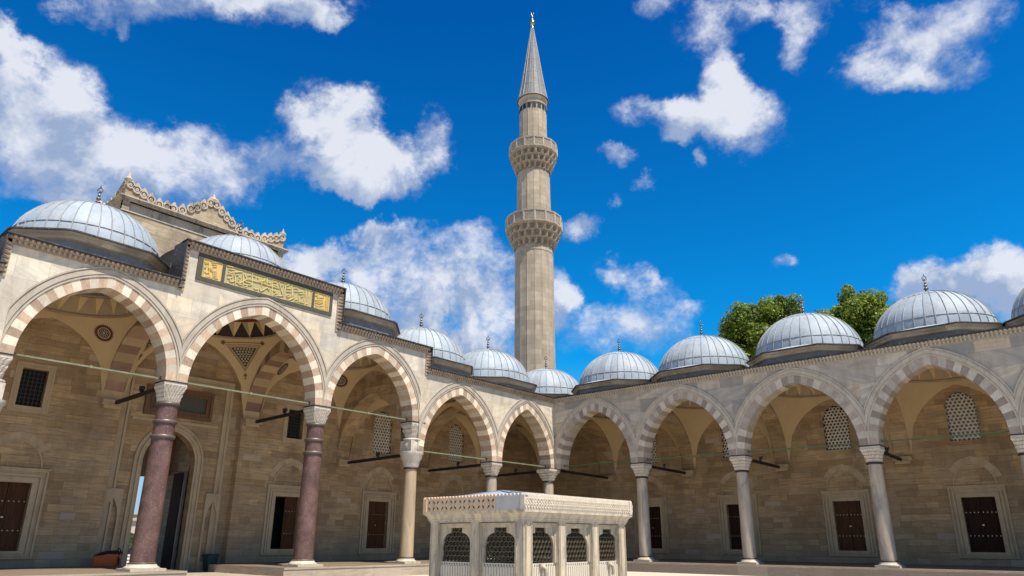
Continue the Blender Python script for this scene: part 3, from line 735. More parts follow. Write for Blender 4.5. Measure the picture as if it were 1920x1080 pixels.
def dome_mesh(root, x, y, zb, fin='finial_metal', a=2.70, rise=2.24, fh=1.05, seams=36, octA=2.78, octB=1.38, seed=0):
    """lead dome with standing seams on an eight sided drum; zb is the drum's top edge"""
    S = MB(); rd = random.Random(seed*31+5); seams += rd.choice((-2, -1, 0, 1, 2)); ph0 = rd.random()
    prof = [(a*cos(t), zb+.13+rise*sin(t)) for t in [pi/2*k/12 for k in range(13)]]
    prof[-1] = (.02, zb+.13+rise)
    sheets = {}
    def sheet(i, k):       # every lead sheet between two seams weathers on its own
        key = (k//2, 0 if i < 2 else 1 if i < 7 else 2)
        if key not in sheets: sheets[key] = min(1, max(0, rd.gauss(.5, .2)))
        return sheets[key]
    R0 = [[(x+(r+rd.gauss(0, .006))*cos(2*pi*k/(seams*2)+ph0), y+(r+rd.gauss(0, .006))*sin(2*pi*k/(seams*2)+ph0), z+rd.gauss(0, .005)) for k in range(seams*2)] for r, z in prof]
    S.loft(R0, True, 0, .5, True, tf=sheet)
    # skirt from the octagon edge up to the foot of the shell
    def octp(A, B, z, n=seams*2):
        out_ = []
        for k in range(n):
            t = 2*pi*k/n; c, s = cos(t), sin(t)
            r = min(A/max(abs(c), abs(s), 1e-9), (A+B)/(abs(c)+abs(s)))
            out_.append((x+r*c, y+r*s, z))
        return out_
    base = [(x+(a+.01)*cos(2*pi*k/(seams*2)), y+(a+.01)*sin(2*pi*k/(seams*2)), zb+.15) for k in range(seams*2)]
    S.loft([octp(octA+.16, octB+.08, zb+.03), base], True, 0, .75)
    # standing seams
    for k in range(seams):
        t = 2*pi*k/seams+ph0+rd.gauss(0, .006); c, s = cos(t), sin(t); w = .012; nx, ny = -s*w, c*w; R_ = []
        for (r, z) in prof[:-1]:
            nr = Vector((r/a/a, (z-zb-.13)/rise/rise)).normalized(); e = .035
            ro, zo = r+nr.x*e, z+nr.y*e
            R_.append([(x+r*c+nx*2, y+r*s+ny*2, z), (x+ro*c+nx, y+ro*s+ny, zo), (x+ro*c-nx, y+ro*s-ny, zo), (x+r*c-nx*2, y+r*s-ny*2, z)])
        S.loft(R_, False, 1, .5)
    for f in (.13, .60):     # horizontal laps
        t = f*pi/2*1.05; r, z = a*cos(t)+.015, zb+.13+rise*sin(t)
        S.loft([[(x+q*cos(2*pi*k/48), y+q*sin(2*pi*k/48), zz) for k in range(48)] for q, zz in ((r+.004, z-.012), (r+.018, z-.010), (r+.008, z+.010), (r-.02, z+.012))], True, 1, .5)
    d = S.build('dome', ['lead', 'lead_seam'], root)
    Dr = MB()
    Dr.loft([octp(octA+.17, octB+.08, zb+.03), octp(octA+.19, octB+.09, zb+.03), octp(octA+.19, octB+.09, zb-.03), octp(octA+.08, octB+.04, zb-.03)], True, 1, .5)
    Dr.loft([octp(octA+.11, octB+.05, zb-.03), octp(octA+.10, octB+.045, zb-.12), octp(octA+.05, octB+.02, zb-.15), octp(octA+.03, octB+.01, zb-.28), octp(octA-.12, octB-.03, zb-.30)], True, 0, .5)
    Dr.loft([octp(octA-.12, octB-.03, zb-.29), octp(octA-.10, octB-.03, zb-1.1)], True, 2, .5)
    Dr.build('drum', ['gate_stone', 'lead_edge', 'lead_dark'], d)
    Fi = MB(); z0 = zb+.13+rise-.03; k = fh/1.05
    pr = [(.24, 0), (.22, .05), (.10, .13), (.05, .22), (.05, .25), (.11, .29), (.12, .33), (.05, .38), (.035, .42), (.09, .46), (.09, .50), (.035, .54), (.025, .58), (.06, .62), (.06, .65), (.022, .69), (.018, .78)]
    Fi.lathe(x, y, [(r*k, z0+z*k) for r, z in pr], 14)
    # openwork leaf: a ring standing on edge across the view of the court, with a spike
    zc = z0+.87*k; rr = .105*k; ax = Vector((.76, .65, 0))
    pts = [Vector((x, y, zc))+ax*rr*cos(2*pi*q/16)+Vector((0, 0, 1))*rr*1.15*sin(2*pi*q/16) for q in range(17)]
    Fi.tube(pts, .024*k, 6)
    Fi.tube([(x, y, zc-.10*k), (x, y, zc+.02*k)], .03*k, 6); Fi.tube([(x, y, zc+.10*k), (x, y, zc+.26*k)], 0, 6, taper=[.035*k, .008])
    Fi.build('finial', fin, d)
    return d

# ---------------------------------------------------------------- ground and platforms
M_ = MB(); M_.F([(-700, -700, -.5), (700, -700, -.5), (700, 700, -.5), (-700, 700, -.5)])
M_.build('ground', 'paving', None, 'structure')
M_ = MB(TL)
def slab(M_, s0, s1, d0, d1, z=0.0, m=0):
    M_.box(s0, s1, d0+.03, d1, -.52, z-.07, m); M_.box(s0, s1, d0, d1, z-.07, z, 1)
slab(M_, -.51, 18.45, -.51, BW+.1); slab(M_, 22.35, 42, -.51, BW+.1)
M_.box(18.45, 22.35, -.25, 10.6, -.52, -.33, 1); M_.box(18.45, 22.35, -.62, -.25, -.52, -.42, 1)
M_.build('left_platform', ['platform_stone', 'platform_stone'], None, 'structure')
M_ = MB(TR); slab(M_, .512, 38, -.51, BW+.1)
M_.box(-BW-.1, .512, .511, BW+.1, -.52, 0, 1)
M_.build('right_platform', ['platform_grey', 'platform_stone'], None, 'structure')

# ---------------------------------------------------------------- the two arcades
left = thing('arcade', 'left arcade in sunlight, stepped roofline, red and cream arches, purple columns and gilded inscription', 'arcade', (-3, -20.35, 0))
right = thing('arcade', 'right arcade in shade, grey marble front with level roofline and white marble columns', 'arcade', (18, 3, 0))

def cornice(T, segs, root, mstone='cornice_stone'):
    Lm, Dm = MB(T), MB(T)
    for i, (s0, s1, z, up0, up1) in enumerate(segs):
        e0, e1 = (0 if up0 is None else .16), (0 if up1 is None else .16)
        Lm.box(s0-e0, s1+e1, -.30, .25, z-.045, z)                       # lead lip
        Lm.box(s0-e0, s1+e1, -.275, .25, z-.085, z-.045)
        Dm.box(s0-e0*.6, s1+e1*.6, -.16, .02, z-.17, z-.085, 0, .5); Dm.box(s0-e0*.4, s1+e1*.4, -.05, .02, z-.34, z-.17, 0, .5)
        n = int((s1-s0)/.165)
        for k in range(n):
            a = s0+(s1-s0)*(k+.5)/n; w = .048
            for (dd, za_, zb_) in ((-.235, z-.17, z-.085), (-.13, z-.30, z-.171)):
                Dm.F([(a-w, dd, zb_), (a+w, dd, zb_), (a+w*.7, dd*.75, za_), (a-w*.7, dd*.75, za_)], 0, .6)
                for sgn in (-1, 1):
                    Dm.F([(a+sgn*w, dd, zb_), (a+sgn*w*.7, dd*.75, za_), (a+sgn*w*.7, 0, za_), (a+sgn*w, 0, zb_)], 0, .4)
                Dm.F([(a-w*.7, dd*.75, za_), (a+w*.7, dd*.75, za_), (a+w*.7, 0, za_), (a-w*.7, 0, za_)], 0, .3)
        for s, zl, sg in ((s0, up0, 1), (s1, up1, -1)):    # toothed strip running down the step
            if zl is None: continue
            Lm.box(s-sg*.16, s-sg*.13, -.27, .9, zl-.2, z-.02); Dm.box(*sorted((s-sg*.13, s+sg*.10)), -.05, .02, zl-.42, z-.17)
            n2 = int((z-zl+.2)/.16)
            for k in range(n2):
                zc = z-.30-.16*k
                Dm.F([(s-sg*.13, -.20, zc), (s+sg*.10, -.06, zc), (s+sg*.10, -.06, zc-.07), (s-sg*.13, -.14, zc-.10)], 0, .6)
                Dm.F([(s-sg*.13, -.20, zc), (s+sg*.10, -.06, zc), (s+sg*.10, 0, zc+.01), (s-sg*.13, 0, zc+.01)], 0, .6)
                Dm.F([(s-sg*.13, -.14, zc-.10), (s+sg*.10, -.06, zc-.07), (s+sg*.10, 0, zc-.07), (s-sg*.13, 0, zc-.10)], 0, .3)
    c = Dm.build('cornice', mstone, root)
    Lm.build('lead_edging', 'lead_edge', c)
cornice(TL, [(-.05, 10.95, 9.72, None, None), (10.95, 16.665, 10.79, 9.72, None), (16.665, 23.97, 12.50, 10.79, 10.79), (23.97, 29.70, 10.79, None, 9.72), (29.70, 41.5, 9.72, None, None)], left)
cornice(TR, [(.0, 36.5, 9.72, None, None)], right, 'cornice_grey')

# facades
for wing, T, S_, B_, root, vm, mw in (('L', TL, LS, LBAY, left, ['voussoir_red', 'voussoir_light'], 'marble_left'), ('R', TR, RS, RBAY, right, ['voussoir_mauve', 'voussoir_pale'], 'marble_right')):
    W = MB(T)
    for k, (zs, za, zt) in enumerate(B_):
        w_ = facade_bay(wing, T, S_[k], S_[k+1], zs, za, zt, vm, root)
        base = len(W.v); W.v += w_.v; W.f += [[i+base for i in f] for f in w_.f]; W.mi += w_.mi; W.ti += w_.ti; W.sm += w_.sm
    if wing == 'L':
        for a, b, z0, z1 in ((10.95, 11.324, 9.72, 10.79), (16.665, 17.032, 10.79, 12.5), (23.58, 23.97, 10.79, 12.5), (29.288, 29.70, 9.72, 10.79)):
            W.F([(a, 0, z0), (b, 0, z0), (b, 0, z1), (a, 0, z1)])
        # raised pier side above the lower arch at the second column
        W.F([(11.324, 0, ZHI), (11.324, TH, ZHI), (11.324-HW, TH, ZLO), (11.324-HW, 0, ZLO)])
    # back of the parapets and inner face above the arches
    ends = S_[-1]
    W.F([(ends, 0, 0), (ends, TH, 0), (ends, TH, 9.7), (ends, 0, 9.7)])
    W.build('spandrel_wall', mw, root)
    # inner face of the arcade wall between the arches and the vault is closed here
    Rf = MB(T)
    if wing == 'L': segs = [(-BW, 10.95, 9.72), (10.95, 16.665, 10.79), (16.665, 23.97, 12.5), (23.97, 29.70, 10.79), (29.70, 41.5, 9.72)]
    else: segs = [(.26, 36.5, 9.72)]
    for a, b, z in segs:
        if z > 12:
            prof = [(-.26, z-.01), (.55, z+.02), (1.1, z-.35), (1.5, z-.75), (2.2, z-.98), (8.0, z-1.0)]
        else:
            prof = [(-.26, z-.01), (.7, z+.12), (7.4, z+.16)]
        if a < 0: prof = [(-.26, z-.01), (.7, z+.12), (7.4, z+.16)]
        for (d0, z0), (d1, z1) in zip(prof, prof[1:]):
            Rf.F([(a, d0, z0), (b, d0, z0), (b, d1, z1), (a, d1, z1)])
        for s in (a, b):
            for (d0, z0), (d1, z1) in zip(prof, prof[1:]):
                if d0 < -.1: d0, z0 = .0, z0
                Rf.F([(s, d0, 10.75 if z > 12 else 9.68), (s, d1, 10.75 if z > 12 else 9.68), (s, d1, z1), (s, d0, z0)])
    Rf.build('roof', 'lead_dark', root)

# vaults, cross arches, columns, ties
def bay_vaults(T, S_, B_, root, strip, fancy=None, nb=99):
    out_ = {}
    for k, (zs, za, zt) in enumerate(B_[:nb]):
        fz = (fancy == k)
        s0 = S_[k]
        out_[k] = vault(T, s0, S_[k+1], zs, za, root, 'paint_and_hole_shade' if fz else 'frame_stone', fz)
    return out_
VL = bay_vaults(TL, LS, LBAY, left, None, 3, 6)
VR = bay_vaults(TR, RS, RBAY, right, None, None, 6)
stripe = ['stripe_brown', 'stripe_cream']; plain = ['wall_stone', 'wall_stone']
for k in range(0, 7):
    zs0, za0, _ = LBAY[max(k-1, 0)]; zs1, za1, _ = LBAY[k]
    zs, za = min(zs0, zs1), min(za0, za1)
    if k == 0: a, b = -TH, LS[0]+HW
    else: a, b = LS[k]-HW, LS[k]+HW
    transverse(TL, a, b, zs, za, ((zs0, za0), (zs1, za1)), stripe if k in (3, 4) else plain, left)
for k in range(0, 6):
    a, b = (-TH+.001, HW) if k == 0 else (RS[k]-HW, RS[k]+HW)
    transverse(TR, a, b, ZLO, 8.64, ((ZLO, 8.64), (ZLO, 8.64)), plain, right)
# corner bay: plain vault
vault(lambda p: (p[0], p[1], p[2]), -BW-HW, -TH+HW, ZLO, 8.64, right, 'frame_stone')
# corner pier
M_ = MB(); M_.box(-TH, HW*0, -0.0, TH, ZLO, 9.0); M_.box(-TH+.002, -.002, -HW, 0, ZLO, 6.0, 0) if False else None
M_.build('corner_pier', 'marble_right', right)

for k in range(1, 7):
    s = LS[k]; zs = max(LBAY[k-1][0], LBAY[k][0]) if k < 7 else ZLO
    if k in (3, 4): column(TL, s, .42, left, zs, .41, .36, 'porphyry', .78, 1)
    elif k in (2, 5): column(TL, s, .42, left, zs, .335, .30, 'shaft_tan', .78, 0, low=True)
    else: column(TL, s, .42, left, zs, .335, .30, 'shaft_marble', .74, 0)
column(TL, .30, .30, left, ZLO, .34, .31, 'shaft_marble', .74, 0, capw=.50)
proto = column(TR, RS[1], .42, right, ZLO, .335, .30, 'shaft_marble', .74, 0)
for k in range(2, 6): copy_tree(proto, right, (RS[k]-RS[1], 0, 0))

def bars(T, S_, B_, root, rm):
    for k, (zs, za, zt) in enumerate(B_):
        if k >= 6: break
        z = (6.90 if zs == ZHI else 5.42) if rm == 'tie_green' else 5.47
        M_ = MB(T); a, b = S_[k]+HW-.1, S_[k+1]-HW+.1
        M_.box(a, b, .41, .465, z-.028, z+.028); c = (a+b)/2
        M_.box(c-.05, c+.05, .38, .49, z-.05, z+.05); M_.box(a+.06, a+.11, .38, .49, z-.05, z+.09, 1); M_.box(b-.11, b-.06, .38, .49, z-.05, z+.09, 1)
        M_.build('tie_rod', [rm, 'beam_black'], root)
bars(TL, LS, LBAY, left, 'tie_green'); bars(TR, RS, RBAY, right, 'tie_green_shaded')
FL_POS = []
for T, S_, root, wing in ((TL, LS, left, 'L'), (TR, RS, right, 'R')):
    for k in range(0 if wing == 'L' else 0, 6):
        hi = wing == 'L' and k in (3, 4)
        z = 6.74 if hi else 5.20
        s = S_[k] if k else .12
        d0 = .6 if k else .5
        M_ = MB(T); dz = .08
        M_.bar((s, d0, z), (s, 5.65, z-dz), .10, .15)
        M_.build('tie_beam', 'beam_black', root)
        FL_POS.append((T, s, 3.1, z+.07-.04, wing, k))

# ---------------------------------------------------------------- back walls, doors, windows
WLm = MB(TL); holesL = []
lc = [(-2.66), (-8.62), (-14.5), None, (-26.6), (-32.4), (-38)]
for k, c in enumerate(lc):
    if c is None: continue
    s = -c
    holesL.append(wall_door(TL, s, left, open_right=False) if k != 2 else wall_door(TL, s, left, open_right=True))
    if k in (0, 1, 5, 6): holesL.append(grille(TL, s+(-.15 if k == 0 else 0), left))
    elif k == 2: holesL.append(rect_window(TL, s, left))
    elif k == 4: holesL.append(rect_window(TL, s, left))
for a, b, zt in ((-BW, 10.95, 9.75), (10.95, 16.665, 10.85), (16.665, 17.45, 11.4), (23.16, 23.97, 11.4), (23.97, 29.70, 10.85), (29.70, 41.2, 9.75)):
    holed_wall(WLm, a, b, 0, zt, BW, [h for h in holesL if a < (h[0]+h[1])/2 < b])
# portal recess
PD = 6.6
WLm.F([(17.45, BW, -.35), (17.45, PD, -.35), (17.45, PD, 11.4), (17.45, BW, 11.4)]); WLm.F([(23.16, BW, -.35), (23.16, PD, -.35), (23.16, PD, 11.4), (23.16, BW, 11.4)])
zs, za, _ = LBAY[3]; hs = (LS[4]-LS[3])/2-HW; scn = (LS[3]+LS[4])/2
P = [(scn+x, zs+z+.13) for x, z in arc(hs, za-zs, 0, 16)]
for p, q in zip(P, P[1:]):
    WLm.F([(p[0], BW-.01, p[1]), (q[0], BW-.01, q[1]), (q[0], PD, q[1]), (p[0], PD, p[1])])
    WLm.F([(p[0], BW, p[1]), (q[0], BW, q[1]), (q[0], BW, 11.4), (p[0], BW, 11.4)])
def arch_hole_wall(M_, s0, s1, z0, z1, d, sc, half, zsp, rise, m=0, depth=.3, zb=None):
    zb = z0 if zb is None else zb
    M_.F([(s0, d, z0), (sc-half, d, z0), (sc-half, d, z1), (s0, d, z1)], m); M_.F([(sc+half, d, z0), (s1, d, z0), (s1, d, z1), (sc+half, d, z1)], m)
    P = [(sc+x, zsp+z) for x, z in arc(half, rise, 0, 14)]
    for p, q in zip(P, P[1:]):
        M_.F([(p[0], d, p[1]), (q[0], d, q[1]), (q[0], d, z1), (p[0], d, z1)], m)
        M_.F([(p[0], d, p[1]), (q[0], d, q[1]), (q[0], d+depth, q[1]), (p[0], d+depth, p[1])], m)
    for x in (sc-half, sc+half): M_.F([(x, d, zb), (x, d+depth, zb), (x, d+depth, zsp), (x, d, zsp)], m)
    if zb > z0: M_.F([(sc-half, d, z0), (sc+half, d, z0), (sc+half, d, zb), (sc-half, d, zb)], m)
GC, GH, GZ, GR = 20.56, 1.18, 4.45, 1.42
arch_hole_wall(WLm, 17.45, 23.16, -.35, 11.4, PD, GC, GH, GZ, GR, 0, .5)
WLm.build('back_wall', 'wall_stone', left)
WRm = MB(TR); holesR = []
for k in range(6):
    c = (RS[k]+RS[k+1])/2+.06
    holesR.append(wall_door(TR, c, right, wood='door_wood_dark' if k in (0, 1, 3) else 'door_wood'))
    holesR.append(grille(TR, c, right, pane='glass_light_through' if k == 3 else 'glass_dark'))
holed_wall(WRm, -BW, 36.4, 0, 9.75, BW, holesR)
WRm.build('back_wall', 'wall_stone', right)
# small high window in the corner bay of each wing is plain wall; outer faces close the building
OW = MB(); t = 7.25
OW.box(-t, 36.6, t, t+.1, -.5, 9.9); OW.build('outer_wall', 'gate_stone', right)
OW = MB(); OW.box(-t-.1, -t, -16.1, t, -.5, 9.9); OW.box(-t-.1, -t, -41.6, -24.6, -.5, 9.9)
OW.build('outer_wall', 'gate_stone', left)

# painted roundels and ornament on the pendentives
def roundel(place, ang, t, r, root):
    put = place(ang, t); M_ = MB(); N = 28
    cir = lambda rr, k, o=0: put(rr*cos(2*pi*k/N), rr*sin(2*pi*k/N), o)
    for k in range(N):
        M_.F([cir(r*.86, k), cir(r*.86, k+1), cir(r*.62, k+1), cir(r*.62, k)], 1)
        M_.F([cir(r*.84, k+.1, .004), cir(r*1.0, k+.5, .004), cir(r*.84, k+.9, .004)], 0)
        M_.F([cir(r*.62, k, .004), cir(r*.62, k+1, .004), cir(r*.56, k+1, .004), cir(r*.56, k, .004)], 2)
        for j in range(4): M_.F([cir(r*.14*j, k), cir(r*.14*(j+1), k), cir(r*.14*(j+1), k+1), cir(r*.14*j, k+1)], 0)
    for k in range(8):       # interlaced petals
        a = 2*pi*k/8; cx, cy = r*.34*cos(a), r*.34*sin(a)
        for q in range(8):
            b0, b1 = 2*pi*q/8, 2*pi*(q+1)/8
            M_.F([put(cx+cos(b)*r*s_, cy+sin(b)*r*s_, .012) for b, s_ in ((b0, .14), (b1, .14), (b1, .11), (b0, .11))], 2)
    for q in range(10):
        b0, b1 = 2*pi*q/10, 2*pi*(q+1)/10
        M_.F([put(cos(b)*r*s_, sin(b)*r*s_, .012) for b, s_ in ((b0, .12), (b1, .12), (b1, .05), (b0, .05))], 2)
    return M_.build('painted_roundel', ['paint_and_hole_shade', 'paint_maroon', 'paint_cream'], root)
for k in (2, 4):
    o, place, cor = VL[k]
    for ang in (cor[0], cor[1]):
        roundel(place, ang, .34, .42, o)
o, place, cor = VL[3]
for ang in (cor[0], cor[1]):
    P2 = place(ang, .36); M_ = MB()
    def line(p, q, w, m, o_=.01, n_=10):
        dx, dy = q[0]-p[0], q[1]-p[1]; L = sqrt(dx*dx+dy*dy); nx, ny = -dy/L*w/2, dx/L*w/2
        for k in range(n_):
            a0, a1 = k/n_, (k+1)/n_
            M_.F([P2(p[0]+dx*a0+nx, p[1]+dy*a0+ny, o_), P2(p[0]+dx*a1+nx, p[1]+dy*a1+ny, o_), P2(p[0]+dx*a1-nx, p[1]+dy*a1-ny, o_), P2(p[0]+dx*a0-nx, p[1]+dy*a0-ny, o_)], m)
    tri = [(-.62, .42), (.62, .42), (0, -.62)]
    for j in range(10):
        y0, y1 = .42-1.04*j/10, .42-1.04*(j+1)/10; h0_, h1_ = .62*(1-j/10), .62*(1-(j+1)/10)
        for i in range(6):
            f = lambda h, t_: -h+2*h*t_
            M_.F([P2(f(h0_, i/6), y0, 0), P2(f(h0_, (i+1)/6), y0, 0), P2(f(h1_, (i+1)/6), y1, 0), P2(f(h1_, i/6), y1, 0)], 0)
    for s_ in (1.16, 1.34):
        T3 = [(x*s_, (y+.05)*s_-.05) for x, y in tri]
        for a, b in zip(T3, T3[1:]+T3[:1]): line(a, b, .02, 1)
    for j in range(7):
        y = .34-.13*j; hw_ = .56*(y+.60)/1.04
        nn = max(1, int(hw_*2/.14))
        for i in range(nn):
            x = -hw_+hw_*2*(i+.5)/nn
            for q in range(7):
                b0, b1 = 2*pi*q/8+j, 2*pi*(q+1)/8+j
                M_.F([P2(x+cos(b)*s_, y+sin(b)*s_, .012) for b, s_ in ((b0, .055), (b1, .055), (b1, .025), (b0, .025))], 2)
    for x, y, s_ in ((0, -1.02, .09), (0, -1.18, .05), (-.95, .72, .12), (.95, .72, .12)):   # small palmettes
        M_.F([P2(x-s_, y, .01), P2(x, y+s_*1.2, .01), P2(x+s_, y, .01), P2(x, y-s_*1.2, .01)], 1)
    line((-.95, .70), (.95, .70), .035, 1)
    M_.build('painted_ornament', ['paint_and_hole_shade', 'panel_wood', 'paint_cream'], o)

# ---------------------------------------------------------------- domes
zbR = 10.42
pd = dome_mesh(right, 2.95, 3.3, zbR, rise=2.32)
for i, s in enumerate((8.86, 15.0, 21.08, 26.95, 32.9)): dome_mesh(right, s, 3.3, zbR+(.08 if i == 1 else 0), seed=i+1, a=2.74 if i == 1 else 2.70, rise=2.36 if i == 1 else 2.32)
dome_mesh(right, -3.3, 3.35, zbR-.08, seed=7)
pl = dome_mesh(left, -3.3, -2.75, 10.42, seed=11, rise=2.30)
dome_mesh(left, -3.3, -8.6, 10.52, seed=12, rise=2.30); dome_mesh(left, -3.3, -14.3, 11.80, a=2.68, rise=2.15, seed=13); dome_mesh(left, -3.3, -26.5, 11.70, a=2.64, rise=2.20, seed=14); copy_tree(pl, left, (0, -32.3+2.75, 0)); copy_tree(pl, left, (0, -38+2.75, 0))
dome_mesh(left, -3.3, -20.35, 12.62, a=2.42, rise=1.95, octA=2.5, octB=1.2, seed=15)

# ---------------------------------------------------------------- gate block behind the left arcade
gate = thing('gatehouse', 'tall weathered stone gatehouse with carved cresting rising behind the left arcade', 'gatehouse', (-8.4, -20.35, -.5))
G0, G1, ZC = 16.12, 24.58, 16.5
M_ = MB(TL)
arch_hole_wall(M_, G0, G1, 9.0, 15.86, PD-.001, 20.35, 2.65, 12.5, 2.72, 0, .7)
M_.F([(17.7, PD+.7, 9), (23.0, PD+.7, 9), (23.0, PD+.7, 15.4), (17.7, PD+.7, 15.4)])
for a, b in ((G0, G0+.32), (G1-.32, G1)): M_.box(a, b, PD-.001, PD+.2, 15.86, 16.34)
M_.F([(G0, PD+.14, 15.86), (G1, PD+.14, 15.86), (G1, PD+.14, 16.34), (G0, PD+.14, 16.34)], 1)
M_.F([(G0, PD, 15.86), (G1, PD, 15.86), (G1, PD+.14, 15.86), (G0, PD+.14, 15.86)], 1)
for s in (G0, G1): M_.F([(s, PD, -.5), (s, 10.6, -.5), (s, 10.6, 16.4), (s, PD, 16.4)])
M_.F([(G0, PD, 16.34), (G1, PD, 16.34), (G1, 10.6, 16.34), (G0, 10.6, 16.34)])
# outer face with the gateway
for a, b in ((G0, GC-GH), (GC+GH, G1)): M_.F([(a, 10.6, -.5), (b, 10.6, -.5), (b, 10.6, 16.4), (a, 10.6, 16.4)])
M_.F([(GC-GH, 10.6, 4.05), (GC+GH, 10.6, 4.05), (GC+GH, 10.6, 16.4), (GC-GH, 10.6, 16.4)])
# passage sides and ceiling
for s in (GC-GH, GC+GH): M_.F([(s, PD+.4, -.35), (s, 10.6, -.35), (s, 10.6, 6.1), (s, PD+.4, 6.1)])
M_.F([(GC-GH, PD+.4, 6.0), (GC+GH, PD+.4, 6.0), (GC+GH, 10.6, 6.0), (GC-GH, 10.6, 6.0)])
gb = M_.build('wall', ['gate_stone', 'weathered_stone'], gate)
M_ = MB(TL)
for p_, z0, z1 in ((.10, 16.34, 16.40), (.16, 16.40, 16.47), (.22, 16.47, 16.53)):
    M_.box(G0-p_, G1+p_, PD-p_, 10.6+p_, z0, z1)
M_.box(G0-.03, G1+.03, PD-.04, 10.6, 15.80, 15.86)
M_.build('cornice', 'weathered_stone', gate)
# cresting
C_ = MB(TL); O_ = MB(TL)
def crest(pts, put, depth=.18):
    """stepped panel with a row of pierced curls and leaves along its sloping top"""
    for (a, za_), (b, zb_) in zip(pts, pts[1:]):
        q = [put(a, 0, 16.53), put(b, 0, 16.53), put(b, 0, zb_-.30), put(a, 0, za_-.30)]
        r = [put(a, depth, 16.53), put(b, depth, 16.53), put(b, depth, zb_-.30), put(a, depth, za_-.30)]
        C_.F(q); C_.F(r); C_.F([q[3], q[2], r[2], r[3]])
        n = max(1, round(sqrt((b-a)**2+(zb_-za_)**2)/.42))
        for i in range(n):
            t = (i+.5)/n; s = a+(b-a)*t; z = za_+(zb_-za_)*t-.17
            N = 10
            for k in range(N):
                a0, a1 = 2*pi*k/N-.3, 2*pi*(k+1)/N-.3
                f = lambda an, r_, dd: put(s+r_*cos(an), dd, z+r_*sin(an)*1.05)
                O_.F([f(a0, .21, -.07), f(a1, .21, -.07), f(a1, .14, -.07), f(a0, .14, -.07)])
                O_.F([f(a0, .21, -.07), f(a1, .21, -.07), f(a1, .21, depth), f(a0, .21, depth)])
                O_.F([f(a0, .14, -.07), f(a1, .14, -.07), f(a1, .13, .0), f(a0, .13, .0)])
                O_.F([f(a0, .13, .0), f(a1, .13, .0), f(a1, .0, .0), f(a0, .0, .0)], 0, .2)
                O_.F([f(a0, .075, -.05), f(a1, .075, -.05), f(a1, .02, -.05), f(a0, .02, -.05)])
            up = .36
            for dd in (-.04, depth): O_.F([put(s-.16, dd, z+.12), put(s+.16, dd, z+.12), put(s+.03, dd, z+up), put(s-.03, dd, z+up)])
            O_.F([put(s-.12, -.04, z+.12), put(s-.03, -.04, z+up), put(s-.03, depth, z+up), put(s-.12, depth, z+.12)])
            O_.F([put(s+.12, -.04, z+.12), put(s+.03, -.04, z+up), put(s+.03, depth, z+up), put(s+.12, depth, z+.12)])
            O_.F([put(s-.20, -.02, z-.17), put(s+.20, -.02, z-.17), put(s+.20, -.02, z-.05), put(s-.20, -.02, z-.05)])
fr = [(24.55, 17.45), (23.9, 17.16), (23.2, 16.92), (22.75, 16.80), (22.45, 16.96), (22.1, 16.84), (21.6, 17.12), (21.0, 17.50), (20.35, 18.05), (19.7, 17.50), (19.1, 17.12), (18.6, 16.84), (18.25, 16.98), (17.95, 16.80), (17.5, 16.92), (16.8, 17.16), (16.15, 17.45)]
crest(fr, lambda s, d, z: (s, PD+.05+d, z))
sd_ = [(PD+.05, 17.45), (7.6, 16.95), (8.1, 16.80), (9.1, 16.80), (9.6, 16.95), (10.5, 17.45)]
crest(sd_, lambda s, d, z: (G1-.02-d, s, z)); crest(sd_, lambda s, d, z: (G0+.02+d, s, z))
for s in (G0+.03, G1-.03, 20.35):     # pointed finials on the peaks
    zt = 17.45 if s != 20.35 else 17.95
    x, y, _ = TL((s, PD+.1, 0))
cr = C_.build('crest', 'gate_stone', gate)
O_.build('crest_carving', ['weathered_stone', 'beam_black'], cr)
for s, zt in ((G0+.1, 17.42), (G1-.1, 17.42), (20.35, 17.95)):
    x, y, _ = TL((s, PD+.12, 0)); M_ = MB()
    M_.lathe(x, y, [(.16, zt-.1), (.20, zt+.05), (.08, zt+.2), (.01, zt+.42)], 8, 0, False); M_.build('peak', 'weathered_stone', cr)

# portal: mouldings, inscription panel, niches, doors
portal = M_ = MB(TL)
def band(o, i, p):
    for sg in (-1, 1): M_.box(*sorted((GC+sg*(GH+i), GC+sg*(GH+o))), PD-p, PD+.02, -.33, GZ)
    P0 = arc(GH, GR, i, 14); P1 = arc(GH, GR, o, 14)
    for k in range(28):
        q = [P0[k], P0[k+1], P1[k+1], P1[k]]
        M_.F([(GC+x, PD-p, GZ+z) for x, z in q])
        for r0, r1 in ((P0[k], P0[k+1]), (P1[k], P1[k+1])):
            M_.F([(GC+r0[0], PD-p, GZ+r0[1]), (GC+r1[0], PD-p, GZ+r1[1]), (GC+r1[0], PD+.02, GZ+r1[1]), (GC+r0[0], PD+.02, GZ+r0[1])])
band(.10, 0, .05); band(.20, .10, .11); band(.30, .20, .04); band(.38, .30, .09)
fa, fb_, ft = 17.95, 23.05, 8.55
for o, i, p in ((0, .12, .10), (.12, .26, .05), (.26, .36, .12)):
    M_.box(fa+o, fa+i, PD-p, PD+.02, -.33, ft-o); M_.box(fb_-i, fb_-o, PD-p, PD+.02, -.33, ft-o); M_.box(fa+i, fb_-i, PD-p, PD+.02, ft-i, ft-o)
M_.box(18.5, 22.5, PD-.06, PD+.02, 6.22, 6.34)
pf = M_.build('portal_frame', 'frame_stone', left)
M_ = MB(TL)
for o, i, p in ((0, .13, .13), (.13, .26, .07), (.26, .32, .12)):
    x0, x1, z0, z1 = 18.92, 22.08, 6.50, 7.86
    M_.box(x0+o, x0+i, PD-p, PD+.02, z0+o, z1-o); M_.box(x1-i, x1-o, PD-p, PD+.02, z0+o, z1-o)
    M_.box(x0+i, x1-i, PD-p, PD+.02, z1-i, z1-o); M_.box(x0+i, x1-i, PD-p, PD+.02, z0+o, z0+i)
